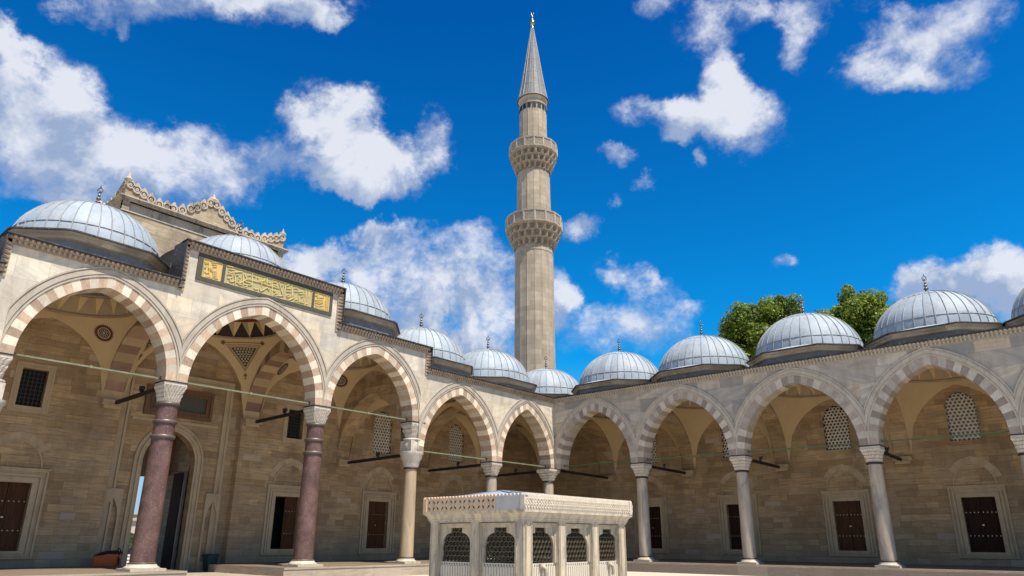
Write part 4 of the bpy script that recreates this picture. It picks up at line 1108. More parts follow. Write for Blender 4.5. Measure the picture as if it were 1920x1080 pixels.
M_.box(19.24, 21.76, PD-.03, PD, 6.82, 7.54, 1)
M_.build('carved_panel', ['panel_wood', 'plaque_frame'], left)
for sc in (18.30, 22.72):
    M_ = MB(TL); hs_ = .36
    arch_hole_wall(M_, sc-hs_, sc+hs_, -.33, 3.15, PD-.16, sc, .27, 1.9, .85, 0, .155, .1)
    for s in (sc-hs_, sc+hs_): M_.F([(s, PD-.16, -.33), (s, PD, -.33), (s, PD, 3.15), (s, PD-.16, 3.15)])
    M_.F([(sc-hs_, PD-.16, 3.15), (sc+hs_, PD-.16, 3.15), (sc+hs_, PD, 3.15), (sc-hs_, PD, 3.15)])
    M_.build('niche', 'frame_stone', left)
M_ = MB(TL)
M_.box(GC-GH+.03, GC-GH+.10, PD+.55, PD+1.75, -.3, 4.1, 0); M_.box(GC-GH+.02, GC-GH+.15, PD+.47, PD+.55, -.3, 4.1, 1)  # paler strip puts the light on the leaf's front edge into colour
for z in (.2, 1.6, 3.0): M_.box(GC-GH+.10, GC-GH+.13, PD+.70, PD+1.6, z, z+.95, 0, .2)
M_.build('gate_door', ['door_wood_dark', 'bronze_and_lit_edge'], gate)
M_ = MB(TL); M_.box(GC+GH-.10, GC+GH-.03, PD+.55, PD+1.75, -.3, 4.1, 0); M_.build('gate_door', 'door_wood_dark', gate)
M_ = MB(TL)
for sg in (-1, 1):
    M_.lathe(*[0, 0], [(0.001, 0)], 3) if False else None
M_.box(GC-GH, GC+GH, PD+2.3, PD+2.6, 4.05, 6.0); M_.build('lintel', 'panel_wood', gate)

# ---------------------------------------------------------------- gilded inscription above the middle arch
TXT_MAIN= [[(-22.29,11.94),(-22.09,11.97),(-22.0,11.97)],[(-22.22,11.84),(-22.1,11.84),(-21.95,11.88)],[(-22.21,11.74),(-22.13,11.69),(-22.05,11.7),(-21.99,11.79)],[(-21.95,11.76),(-21.61,11.89)],[(-21.96,11.72),(-21.89,11.55),(-21.83,11.16)],[(-21.59,11.87),(-21.53,11.62),(-21.49,11.26)],[(-22.22,11.43),(-22.11,11.43),(-21.99,11.54)],[(-22.08,11.42),(-22.08,11.33),(-21.96,11.33),(-21.87,11.4)],[(-22.25,11.2),(-22.07,11.22)],[(-21.86,11.36),(-21.68,11.36),(-21.54,11.44),(-21.46,11.53),(-21.36,11.63)],[(-21.85,11.67),(-21.73,11.69)],[(-21.72,11.6),(-21.63,11.61)],[(-21.74,11.5),(-21.69,11.49)],[(-21.35,11.64),(-21.11,11.64),(-20.84,11.64),(-20.46,11.66)],[(-21.15,11.95),(-21.13,11.68),(-21.11,11.42)],[(-21.47,11.51),(-21.33,11.5),(-21.13,11.49),(-21.14,11.41),(-21.33,11.36),(-21.49,11.36)],[(-21.71,11.3),(-21.52,11.32)],[(-21.46,11.25),(-21.35,11.26),(-21.3,11.33)],[(-20.84,11.7),(-20.68,11.71),(-20.56,11.8),(-20.57,11.9)],[(-21.35,11.81),(-21.18,11.86)],[(-21.1,11.84),(-20.97,11.84)],[(-20.69,11.68),(-20.67,11.51)],[(-21.0,11.34),(-20.92,11.28),(-20.8,11.35)],[(-20.75,11.38),(-20.68,11.27),(-20.54,11.35)],[(-20.92,11.84),(-20.84,11.84)],[(-21.5,11.81),(-21.41,11.69)],[(-22.24,11.59),(-22.12,11.62),(-22.0,11.61)],[(-20.72,11.73),(-20.59,11.75),(-20.57,11.9)],[(-20.52,11.92),(-20.48,11.65)],[(-20.45,11.94),(-20.43,11.68)],[(-20.39,11.76),(-20.27,11.75)],[(-20.19,11.93),(-20.16,11.54),(-20.16,11.2)],[(-20.66,11.62),(-20.23,11.63),(-19.8,11.64)],[(-20.64,11.3),(-20.54,11.37),(-20.4,11.52),(-20.28,11.42),(-20.39,11.48)],[(-20.17,11.85),(-19.97,11.88)],[(-20.13,11.7),(-19.93,11.74)],[(-19.88,11.91),(-19.72,11.56),(-19.61,11.37)],[(-19.75,11.81),(-19.66,11.82)],[(-19.61,11.97),(-19.55,11.71),(-19.56,11.4)],[(-20.12,11.47),(-19.96,11.45),(-19.81,11.33)],[(-20.05,11.27),(-19.97,11.38),(-19.87,11.27),(-20.04,11.16)],[(-19.89,11.27),(-19.58,11.35)],[(-19.51,11.73),(-19.28,11.77),(-19.27,11.93)],[(-19.5,11.86),(-19.37,11.92)],[(-19.49,11.6),(-19.24,11.65)],[(-19.45,11.39),(-19.36,11.48),(-19.26,11.42),(-19.35,11.35),(-19.44,11.37)],[(-19.45,11.25),(-19.29,11.23),(-19.11,11.35),(-19.03,11.46),(-19.13,11.48)],[(-19.22,11.94),(-19.18,11.51),(-19.18,11.37)],[(-19.12,11.84),(-18.98,11.88),(-18.88,11.86)],[(-19.1,11.71),(-18.63,11.81)],[(-18.86,11.64),(-18.57,11.72)],[(-19.01,11.31),(-18.9,11.38),(-18.84,11.26),(-19.05,11.21)],[(-18.85,11.55),(-18.79,11.25)],[(-18.77,11.3),(-18.53,11.3)],[(-18.57,11.97),(-18.53,11.55),(-18.53,11.32)],[(-18.5,11.94),(-18.46,11.57)],[(-18.41,11.97),(-18.36,11.32),(-18.45,11.25)],[(-18.31,11.95),(-18.34,11.62)],[(-18.72,11.54),(-18.61,11.62)]]
TXT_LEFT= [[(-23.07,11.93),(-22.95,11.24)],[(-22.86,11.64),(-22.79,11.27)],[(-23.26,11.85),(-23.08,11.89)],[(-23.23,11.78),(-23.07,11.82)],[(-22.95,11.91),(-22.72,11.93)],[(-22.92,11.82),(-22.71,11.85)],[(-22.87,11.74),(-22.7,11.78)],[(-23.2,11.68),(-23.1,11.69)],[(-23.2,11.59),(-23.18,11.64),(-23.14,11.61),(-23.17,11.58),(-23.2,11.59)],[(-23.06,11.62),(-23.03,11.67),(-22.99,11.64),(-23.02,11.6),(-23.06,11.62)],[(-22.97,11.62),(-22.95,11.67),(-22.91,11.64),(-22.94,11.6),(-22.97,11.62)],[(-22.98,11.56),(-22.85,11.54),(-22.69,11.61)],[(-22.84,11.49),(-22.66,11.54)],[(-22.8,11.43),(-22.65,11.46)],[(-22.79,11.35),(-22.64,11.4)],[(-23.18,11.44),(-23.09,11.38),(-23.0,11.43)],[(-23.13,11.23),(-23.0,11.24),(-22.93,11.31)],[(-22.94,11.24),(-22.81,11.26)],[(-22.76,11.29),(-22.58,11.31)],[(-23.29,11.74),(-23.21,11.3)]]
TXT_RIGHT= [[(-17.93,11.92),(-17.85,11.66)],[(-17.84,11.96),(-17.81,11.65)],[(-17.56,11.97),(-17.53,11.82)],[(-17.42,11.99),(-17.37,11.26)],[(-17.36,12.0),(-17.29,11.23)],[(-17.27,11.98),(-17.22,11.2)],[(-17.47,11.6),(-17.46,11.24)],[(-18.02,11.82),(-17.89,11.85)],[(-17.78,11.77),(-17.56,11.83)],[(-17.99,11.6),(-17.55,11.71)],[(-17.93,11.53),(-17.54,11.61)],[(-17.98,11.47),(-17.75,11.48),(-17.56,11.56)],[(-17.97,11.38),(-17.79,11.36),(-17.98,11.24)],[(-17.76,11.36),(-17.52,11.45)],[(-18.0,11.19),(-17.48,11.29)],[(-17.57,11.19),(-17.24,11.22)]]
sign = thing('inscription', 'gilded Arabic calligraphy panel in a dark green frame above the middle arch', 'inscription', (.05, -20.3, 11.5))
M_ = MB(); x0, x1 = -.02, .06
Y = [-23.50, -23.28, -22.47, -22.33, -18.16, -18.03, -17.21, -17.06]; Z0, Z1, Z2, Z3 = 11.00, 11.17, 11.985, 12.14
M_.box(x0, x1, Y[0], Y[7], Z0, Z1); M_.box(x0, x1, Y[0], Y[7], Z2, Z3)
for a, b in ((0, 1), (2, 3), (4, 5), (6, 7)): M_.box(x0, x1-.002, Y[a], Y[b], Z1, Z2)
M_.build('frame', 'plaque_frame', sign)
for (a, b), strokes, pm, wd in (((1, 2), TXT_LEFT, 'plaque_gold', .026), ((3, 4), TXT_MAIN, 'plaque_green', .032), ((5, 6), TXT_RIGHT, 'plaque_gold', .026)):
    M_ = MB(); M_.box(x0, .012, Y[a], Y[b], Z1, Z2)
    pq = M_.build('plaque', pm, sign)
    M_ = MB()
    for a_, b_, c_, d_ in ((Y[a], Y[b], Z1, Z1+.022), (Y[a], Y[b], Z2-.022, Z2), (Y[a], Y[a]+.022, Z1, Z2), (Y[b]-.022, Y[b], Z1, Z2)): M_.box(.01, .035, a_, b_, c_, d_)
    for i, st in enumerate(strokes):
        pts = [(.03+.002*(i % 5), max(Y[a]+.03, min(Y[b]-.03, y)), max(Z1+.03, min(Z2-.03, z))) for y, z in st]
        # reed pen strokes: a broad middle and thinner ends
        fine = []
        for p, q in zip(pts, pts[1:]):
            for k in range(4): fine.append(Vector(p).lerp(Vector(q), k/4))
        fine.append(Vector(pts[-1])); N = len(fine); rings = []
        for k, p in enumerate(fine):
            d = (fine[min(k+1, N-1)]-fine[max(k-1, 0)]).normalized(); nn = Vector((0, -d.z, d.y))
            ww = wd*(.55+.6*sin(pi*(k+.6)/(N+.2)))*.55
            rings.append([p+nn*ww, p+Vector((.022, 0, 0))+nn*ww*.5, p+Vector((.022, 0, 0))-nn*ww*.5, p-nn*ww])
        M_.loft(rings, False, 0, .6)
    M_.build('lettering', 'gilding', pq)

# ---------------------------------------------------------------- floodlights on the tie beams
first = None
LBL = {('L', 0): 'small black floodlight on the tie beam beside the corner column', ('L', 1): 'small black floodlight on the beam behind the slim white column left of the corner',
       ('L', 2): 'small black floodlight on the beam behind the column with the double capital', ('L', 3): 'black floodlight on the beam behind the purple column right of the gate opening',
       ('L', 4): 'black floodlight on the beam behind the purple column in front of the gate opening', ('R', 1): 'small black floodlight on the beam behind the first column right of the fountain',
       ('R', 2): 'small black floodlight on the beam behind the second column right of the fountain', ('R', 3): 'small black floodlight on the beam behind the third column right of the fountain'}
for T, s, d, z, wing, k in FL_POS:
    if (wing, k) not in LBL: continue
    x, y, _ = T((s, d, 0))
    if first is None:
        first = thing('floodlight', LBL[(wing, k)], 'floodlight', (x, y, z), 'floodlights on the tie beams')
        M_ = MB(); M_.box(x-.09, x-.075, y-.02, y+.02, z, z+.16); M_.box(x+.075, x+.09, y-.02, y+.02, z, z+.16); M_.box(x-.09, x+.09, y-.02, y+.02, z, z+.015)
        M_.build('bracket', 'beam_black', first)
        M_ = MB(); M_.loft([[(x+a*q, y+b*q+o, z+.17+c_) for a, b in ((-1, 0), (1, 0))] + [(x+a*q, y+o+.0, z+.17+c_+.0) for a in ()] for q, o, c_ in ()], False) if False else None
        rr = [[(x+sx_*h, y+oy, z+.16+sz_*h+oz) for sx_, sz_ in ((-1, -1), (1, -1), (1, 1), (-1, 1))] for h, oy, oz in ((.05, .09, .05), (.075, .06, .04), (.085, -.03, 0), (.105, -.05, 0), (.105, -.07, 0))]
        M_.loft(rr, True, 0, .5, cap0=True, cap1=True); M_.build('lamp_head', 'beam_black', first)
        cur = first
    else:
        cur = copy_tree(first, None); cur.location = (x, y, z); cur['label'] = LBL[(wing, k)]
    if wing == 'L': cur.rotation_euler = (0, 0, radians(-60))

# ---------------------------------------------------------------- minaret
mx_, my_ = -8.83, 9.0
mn = thing('minaret', 'tall stone minaret with two balconies and a pointed lead cone rising behind the corner domes', 'minaret', (mx_, my_, -.5))
n = 16; ph = pi/16+.12
M_ = MB()
M_.box(mx_-2.6, mx_+2.6, my_-2.6, my_+2.6, -.5, 9.5)
sq = [(mx_+a*2.6, my_+b*2.6, 9.5) for a, b in ((1, 1), (-1, 1), (-1, -1), (1, -1))]
def poly(r, z, m=n): return [(mx_+r*cos(2*pi*k/m+ph), my_+r*sin(2*pi*k/m+ph), z) for k in range(m)]
M_.loft([poly(2.6*1.05, 9.5), poly(1.75, 13.0)], True)
def shaft_piece(r0, z0, r1, z1):
    # flat facets with a thin roll at every edge
    M_.loft([poly(r0, z0), poly(r1, z1)], True, 0, .5)
    for k in range(n):
        a = 2*pi*k/n+ph; R_ = []
        for r, z in ((r0, z0), (r1, z1)):
            c, s = cos(a), sin(a); w = .035
            R_.append([(mx_+(r-.02)*c-s*w, my_+(r-.02)*s+c*w, z), (mx_+(r+.022)*c-s*w*.4, my_+(r+.022)*s+c*w*.4, z), (mx_+(r+.022)*c+s*w*.4, my_+(r+.022)*s-c*w*.4, z), (mx_+(r-.02)*c+s*w, my_+(r-.02)*s-c*w, z)])
        M_.loft(R_, False, 0, .75)
shaft_piece(1.70, 13.0, 1.66, 25.5); shaft_piece(1.53, 27.5, 1.46, 33.0); shaft_piece(1.28, 35.0, 1.25, 39.95)
for z, r in ((13.0, 1.78), (24.95, 1.70)): M_.lathe(mx_, my_, [(r-.1, z-.08), (r, z-.05), (r, z+.05), (r-.1, z+.08)], n, 0, False, ph=ph)
ms = M_.build('shaft', 'minaret_stone', mn)
def balcony(zb, zr, r0, r1, zp, rp):
    B = MB(); N = 160; R_ = []; tiers = 3
    def ring(r, z, amp, phs): return [(mx_+(r-amp*(.5+.5*cos(20*(2*pi*k/N)+phs)))*cos(2*pi*k/N), my_+(r-amp*(.5+.5*cos(20*(2*pi*k/N)+phs)))*sin(2*pi*k/N), z) for k in range(N)]
    R_.append(ring(r0, zb, 0, 0))
    for t in range(tiers):
        f0, f1 = t/tiers, (t+1)/tiers; p_ = pi*(t % 2); e = lambda f: r0+(r1-r0)*f**.85; H = zr-zb
        R_ += [ring(e(f0)+.04, zb+H*f0-.06, .05, p_), ring(e(f0)+.16, zb+H*(f0+.30/tiers), .40, p_), ring(e(f1)-.02, zb+H*(f0+.72/tiers), .42, p_), ring(e(f1)+.02, zb+H*(f0+.84/tiers), .06, p_), ring(e(f1)+.04, zb+H*f1-.02, 0, p_), ring(e(f1)+.0, zb+H*f1, 0, p_)]
    B.loft(R_, True, 0, .5)
    b = B.build('balcony', 'balcony_stone', mn)
    P_ = MB()
    P_.loft([poly(r1+.08, zr), poly(r1+.10, zr+.10), poly(r1-.12, zr+.10)], True); P_.loft([poly(rp+.04, zp-.10), poly(rp+.06, zp), poly(rp-.14, zp), poly(rp-.14, zp-.10), poly(rp+.04, zp-.10)], True)
    P_.F(poly(r1, zr+.05))
    pr0 = poly(rp-.03, zr+.10); pr1 = poly(rp-.03, zp-.10)
    P_.loft([poly(rp-.09, zr+.10), poly(rp-.09, zp-.10)], True, 1, .3)
    for k in range(n):
        a, b_, c, d = [Vector(q) for q in (pr0[k], pr0[(k+1) % n], pr1[(k+1) % n], pr1[k])]
        P_.bar(a, d, .13, .13)
        nx = 7
        for i in range(-3, nx+1):     # pierced lattice of crossing bars
            for sg in (0, 1):
                t0, t1 = i/nx, (i+3)/nx; y0, y1 = 0, 1
                if t0 < 0: y0 = -t0/(t1-t0); t0 = 0
                if t1 > 1: y1 = (1-t0)/(t1-t0)*(1-y0)+y0 if False else (1-(i/nx))/(3/nx); t1 = 1
                if y1 <= y0: continue
                if sg: t0, t1 = 1-t0, 1-t1
                P_.bar((a.lerp(b_, t0)).lerp(d.lerp(c, t0), y0), (a.lerp(b_, t1)).lerp(d.lerp(c, t1), y1), .035, .035)
    P_.build('parapet', ['railing_stone', 'weathered_stone'], b)
balcony(25.45, 27.2, 1.72, 2.46, 28.3, 2.50); balcony(33.0, 34.75, 1.52, 2.16, 35.75, 2.20)
M_ = MB(); M_.lathe(mx_, my_, [(1.25, 39.95), (1.33, 40.0), (1.33, 40.08), (1.26, 40.12), (1.26, 40.5), (1.40, 40.68), (1.40, 40.72)], 32, 0, False); M_.build('eave_band', 'minaret_stone', mn)
M_ = MB()
for k in range(16):
    a = 2*pi*k/16; c, s = cos(a), sin(a); r = 1.265
    P_ = [(-.12, 0), (.12, 0), (.12, .34), (.06, .46), (0, .50), (-.06, .46), (-.12, .34)]
    M_.F([(mx_+(r+.02)*c-s*x, my_+(r+.02)*s+c*x, 39.42+z) for x, z in P_], 0)
    P_ = [(-.17, -.03), (.17, -.03), (.17, .56), (-.17, .56)]
    M_.F([(mx_+(r+.008)*c-s*x, my_+(r+.008)*s+c*x, 39.42+z) for x, z in P_], 1)
M_.build('tile_band', ['black_void', 'teal_tile'], mn)
M_ = MB()
prof = [(1.50, 40.70), (1.52, 40.76), (1.40, 40.95), (1.17, 42.2), (.93, 43.7), (.70, 45.3), (.45, 47.0), (.24, 48.4), (.10, 49.4)]
M_.lathe(mx_, my_, prof, 32, 0, False, mf=lambda a, k: 0)
for k in range(16):
    a = 2*pi*k/16; R_ = []
    for r, z in prof[2:]:
        c, s = cos(a), sin(a); w = .025
        R_.append([(mx_+r*c-s*w, my_+r*s+c*w, z), (mx_+(r+.05)*c, my_+(r+.05)*s, z), (mx_+r*c+s*w, my_+r*s-c*w, z)])
    M_.loft(R_, False, 1, .5)
for z in (42.2, 43.7, 45.3, 47.0):
    r = [p for p in prof if p[1] == z][0][0]; M_.lathe(mx_, my_, [(r+.01, z-.04), (r+.03, z), (r, z+.04)], 32, 1)
M_.build('cone_roof', ['cone_lead', 'lead_seam'], mn)
M_ = MB(); M_.lathe(mx_, my_, [(.12, 49.3), (.16, 49.45), (.07, 49.55), (.10, 49.62), (.20, 49.8), (.24, 50.0), (.17, 50.25), (.07, 50.45), (.05, 50.6), (.09, 50.68), (.03, 50.8), (.02, 51.0)], 16)
ax = Vector((.76, .65, 0)); M_.tube([Vector((mx_, my_, 51.15))+ax*.13*cos(q)+Vector((0, 0, .15))*sin(q) for q in [pi*.62+2*pi*k/16*.82 for k in range(17)]], .025, 6)
M_.build('finial', 'gold', mn)
mn.rotation_euler = (0, radians(-.32), 0)

# ---------------------------------------------------------------- fountain
fx0, fx1, fy0, fy1 = 13.0, 16.44, -22.45, -17.9
ft_ = thing('fountain', 'pale marble ablution fountain with bronze lattice windows standing in the courtyard', 'fountain', ((fx0+fx1)/2, (fy0+fy1)/2, -.5))
bx0, bx1, by0, by1 = fx0+.16, fx1-.16, fy0+.16, fy1-.16
def rect_ring(M_, prof, m=0):    # profile of (outward offset from the body, z)
    R_ = [[(bx0-o, by0-o, z), (bx1+o, by0-o, z), (bx1+o, by1+o, z), (bx0-o, by1+o, z)] for o, z in prof]
    M_.loft(R_, True, m, .5)
M_ = MB()
rect_ring(M_, [(-.02, 1.50), (.02, 1.50), (.02, 1.545), (.045, 1.56), (.05, 1.60), (.08, 1.66), (.11, 1.69), (.145, 1.705), (.145, 1.755), (-.1, 1.755)])
co = M_.build('cornice', 'fountain_marble', ft_)
M_ = MB(); rect_ring(M_, [(.02, -.5), (.10, -.5), (.10, -.38), (.02, -.34), (-.25, -.34)]); M_.build('plinth', 'fountain_marble', ft_)
# parapets: one carved slab per side
def cusps(M_, p, q, out_, z, m=0, step=.105):
    p, q = Vector(p), Vector(q); L = (q-p).length; n_ = int(L/step); d = (q-p)/L
    for k in range(n_):
        c = p+d*(L*(k+.5)/n_); N = 6; w = step*.46
        f_ = [c+d*w*cos(pi*j/N)+Vector((0, 0, z+w*1.1*sin(pi*j/N))) for j in range(N+1)]
        b_ = [v+Vector(out_)*-.10 for v in f_]
        M_.F(f_, m, .8); M_.loft([f_, b_], False, m, .8)
h0, h1 = 1.755, 2.07
def frieze(M_, p, q, out_, m, kind_):
    """crossing petals coloured dark for the shade of piercings, or proud interlaced scrolls"""
    p, q, o = Vector(p), Vector(q), Vector(out_); L = (q-p).length; d = (q-p)/L; zc = (h0+h1)/2; up = Vector((0, 0, 1))
    n_ = int(L/.30)
    for k in range(n_):
        c = p+d*(L*(k+.5)/n_)+up*zc
        if kind_ == 0:
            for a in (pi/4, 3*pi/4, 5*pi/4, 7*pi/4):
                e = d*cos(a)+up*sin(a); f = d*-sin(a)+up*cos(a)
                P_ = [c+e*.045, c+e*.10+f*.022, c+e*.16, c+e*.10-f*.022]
                M_.loft([[v+o*.004 for v in P_], [c+e*.10+o*.0-(c+e*.10-v)*1.0+o*-.03 for v in P_]], True, 1, .2); M_.F([v+o*.004 for v in P_], 1, .2)  # dark petals stand in for the shade inside pierced openings
            for a0 in range(0):
                b0, b1 = 2*pi*a0/10, 2*pi*(a0+1)/10
                P_ = [c+(d*cos(b)+up*sin(b))*r+o*.022 for b, r in ((b0, .135), (b1, .135), (b1, .118), (b0, .118))]
                M_.F(P_, 0, .8); M_.F([P_[0], P_[1], P_[1]-o*.022, P_[0]-o*.022], 0, .6); M_.F([P_[3], P_[2], P_[2]-o*.022, P_[3]-o*.022], 0, .6)
        else:
            for j in range(6):
                cc = c+d*(-.10+.10*(j % 3))+up*(.06 if j < 3 else -.06)+d*(.03 if j < 3 else -.02)
                for a0 in range(8):
                    b0, b1 = 2*pi*a0/8, 2*pi*(a0+1)/8
                    P_ = [cc+(d*cos(b)*.8+up*sin(b)*1.1)*r+o*(.014+.003*j) for b, r in ((b0, .052), (b1, .052), (b1, .030), (b0, .030))]
                    M_.F(P_, 0, .8); M_.F([P_[0], P_[1], P_[1]-o*.03, P_[0]-o*.03], 0, .5); M_.F([P_[3], P_[2], P_[2]-o*.03, P_[3]-o*.03], 0, .5)
for name_, p, q, o, mm, kd in (('s', (fx0, fy0, 0), (15.51, fy0, 0), (0, -1, 0), 'fountain_ochre', 0), ('e', (fx1, fy0, 0), (fx1, fy1, 0), (1, 0, 0), 'fountain_carving', 1), ('w', (fx0, fy1, 0), (fx0, fy0, 0), (-1, 0, 0), 'fountain_ochre', 0), ('n', (fx1, fy1, 0), (fx0, fy1, 0), (0, 1, 0), 'fountain_carving', 1)):
    M_ = MB(); P_, Q_, O_2 = Vector(p), Vector(q), Vector(o)
    a, b = P_-O_2*.03, Q_-O_2*.03; up = Vector((0, 0, 1)); pr = [(a+up*h0), (b+up*h0), (b+up*h1), (a+up*h1)]
    bk = [v-O_2*.12 for v in pr]; M_.F(pr); M_.F(bk); M_.F([pr[3], pr[2], bk[2], bk[3]]); M_.F([pr[0], pr[3], bk[3], bk[0]]); M_.F([pr[1], pr[2], bk[2], bk[1]])
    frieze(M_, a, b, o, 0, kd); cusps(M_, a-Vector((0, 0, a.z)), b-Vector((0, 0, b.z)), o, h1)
    M_.build('parapet', [mm, 'paint_and_hole_shade'], ft_)
M_ = MB(); M_.box(15.51, fx1-.031, fy0+.028, fy0+.15, h0, h1, 0)   # plain speckled slab at the corner
cusps(M_, (15.52, fy0+.03, 0), (fx1, fy0+.03, 0), (0, -1, 0), h1); M_.build('parapet', 'fountain_grey', ft_)
M_ = MB(); rx, ry = (fx0+fx1)/2, (fy0+fy1)/2
P4 = [(fx0+.1, fy0+.1, 2.04), (fx1-.1, fy0+.1, 2.04), (fx1-.1, fy1-.1, 2.04), (fx0+.1, fy1-.1, 2.04)]; R1, R2 = (rx-.25, ry-.9, 2.30), (rx-.25, ry+.9, 2.30)
M_.F([P4[0], P4[1], R1]); M_.F([P4[1], P4[2], R2, R1]); M_.F([P4[2], P4[3], R2]); M_.F([P4[3], P4[0], R1, R2])
for p, q in ((P4[0], R1), (P4[1], R1), (P4[2], R2), (P4[3], R2), (R1, R2)): M_.bar(p, q, .05, .05, m=1)
for k in range(1, 8):
    y = ry-.7+1.4*k/8; M_.bar((fx1-.1, fy0+.1+(fy1-fy0-.2)*k/8, 2.045), (rx-.25, y, 2.305), .03, .03, m=1)
M_.build('roof', ['lead', 'lead_seam'], ft_)
def side(Tf, L, cents, pill, taps=(), cor_=False):
    """one side of the body in its own (u along, v outward, z) frame"""
    for c in pill:
        Pm = MB(Tf)
        if cor_ or .3 < c < L-.3: Pm.box(c-.14, c+.14, -.30, 0, -.34, 1.50)
        for e in (-.12, -.09, .09, .12): Pm.box(c+e-.006, c+e+.006, -.01, .010, -.20, 1.46)   # fine rolls along the edges
        if cor_ or .3 < c < L-.3: Pm.box(c-.165, c+.165, -.20, .02, -.34, -.22)
        Pm.build('pillar', 'fountain_marble', ft_)
    for c in cents:
        W = MB(Tf); hw = .60; ow = .49; N = 24
        def top(x):
            x = abs(x)
            if x < .20: return 1.375
            t = min(1, (x-.20)/.29); return .98+.275*sqrt(max(0, 1-t*t))
        z0, z1, v0, v1 = .585, 1.50, -.115, -.175
        W.box(c-hw, c-ow, v1, v0, z0, z1); W.box(c+ow, c+hw, v1, v0, z0, z1)
        xs = [-ow+2*ow*k/N for k in range(N+1)] + [-.2001, .2001, -.1999, .1999]; xs.sort()
        for a, b in zip(xs, xs[1:]):
            ta, tb_ = top(a+1e-6), top(b-1e-6)
            W.F([(c+a, v0, ta), (c+b, v0, tb_), (c+b, v0, z1), (c+a, v0, z1)]); W.F([(c+a, v0, ta), (c+b, v0, tb_), (c+b, v1, tb_), (c+a, v1, ta)])
        for o_, i_, p_ in ((.60, .55, .05), (.55, .505, .02)):    # rectangular moulding
            W.box(c-o_, c-i_, v0, v0+p_, .585, 1.48); W.box(c+i_, c+o_, v0, v0+p_, .585, 1.48); W.box(c-i_, c+i_, v0, v0+p_, 1.48-(o_-i_)-(.60-o_), 1.48-(.60-o_))
        wf = W.build('window_frame', 'fountain_marble', ft_)
        Gm = MB(Tf); ins = lambda x, z: abs(x-c) < ow and .56 < z < top(x-c)+.03
        hexgrid(Gm, None, c-ow, c+ow, .56, 1.42, ins, .128, .030, .02, v1+.01)
        hexgrid(Gm, None, c-ow+.064, c+ow, .60, 1.42, ins, .128, .012, .012, v1-.006)
        Gm.build('lattice', 'bronze_grille', wf)
        B = MB(Tf); B.box(c-hw, c+hw, -.26, v0-.01, -.34, .585)
        for k in range(12):
            x = c-.52+1.04*(k+.5)/12; B.box(x-.034, x+.034, v0-.01, v0+.012, .08, .50)
            B.F([(x-.014, v0+.0, .525), (x+.014, v0+.0, .525), (x+.014, v0+.0, .555), (x-.014, v0+.0, .555)], 1)  # flat dark square painted for the shade in a small hole
        B.box(c-.56, c+.56, v0-.01, v0+.03, .0, .06)
        B.build('basin_panel', ['white_marble', 'paint_and_hole_shade'], ft_)
        if c in taps:
            S = MB(Tf); S.tube([(c+.0, v0, .50), (c, v0+.10, .52), (c, v0+.15, .45), (c, v0+.15, .34), (c, v0+.12, .26)], .045, 8, taper=[.06, .055, .05, .045, .03])
            S.box(c-.07, c+.07, v0-.0, v0+.06, .47, .57); S.build('spout', 'trim_grey', ft_)
side(lambda p: (bx0+p[0], by0-p[1], p[2]), bx1-bx0, [.83, 2.28], [.15, 1.56, bx1-bx0-.15], (), True)
side(lambda p: (bx1+p[1], by0+p[0], p[2]), by1-by0, [.72, 2.115, 3.51], [.15, 1.42, 2.81, by1-by0-.15], (.72, 3.51))
side(lambda p: (bx0+p[0], by1+p[1], p[2]), bx1-bx0, [.83, 2.28], [.15, 1.56, bx1-bx0-.15], (), True)
side(lambda p: (bx0-p[1], by0+p[0], p[2]), by1-by0, [.72, 2.115, 3.51], [.15, 1.42, 2.81, by1-by0-.15])

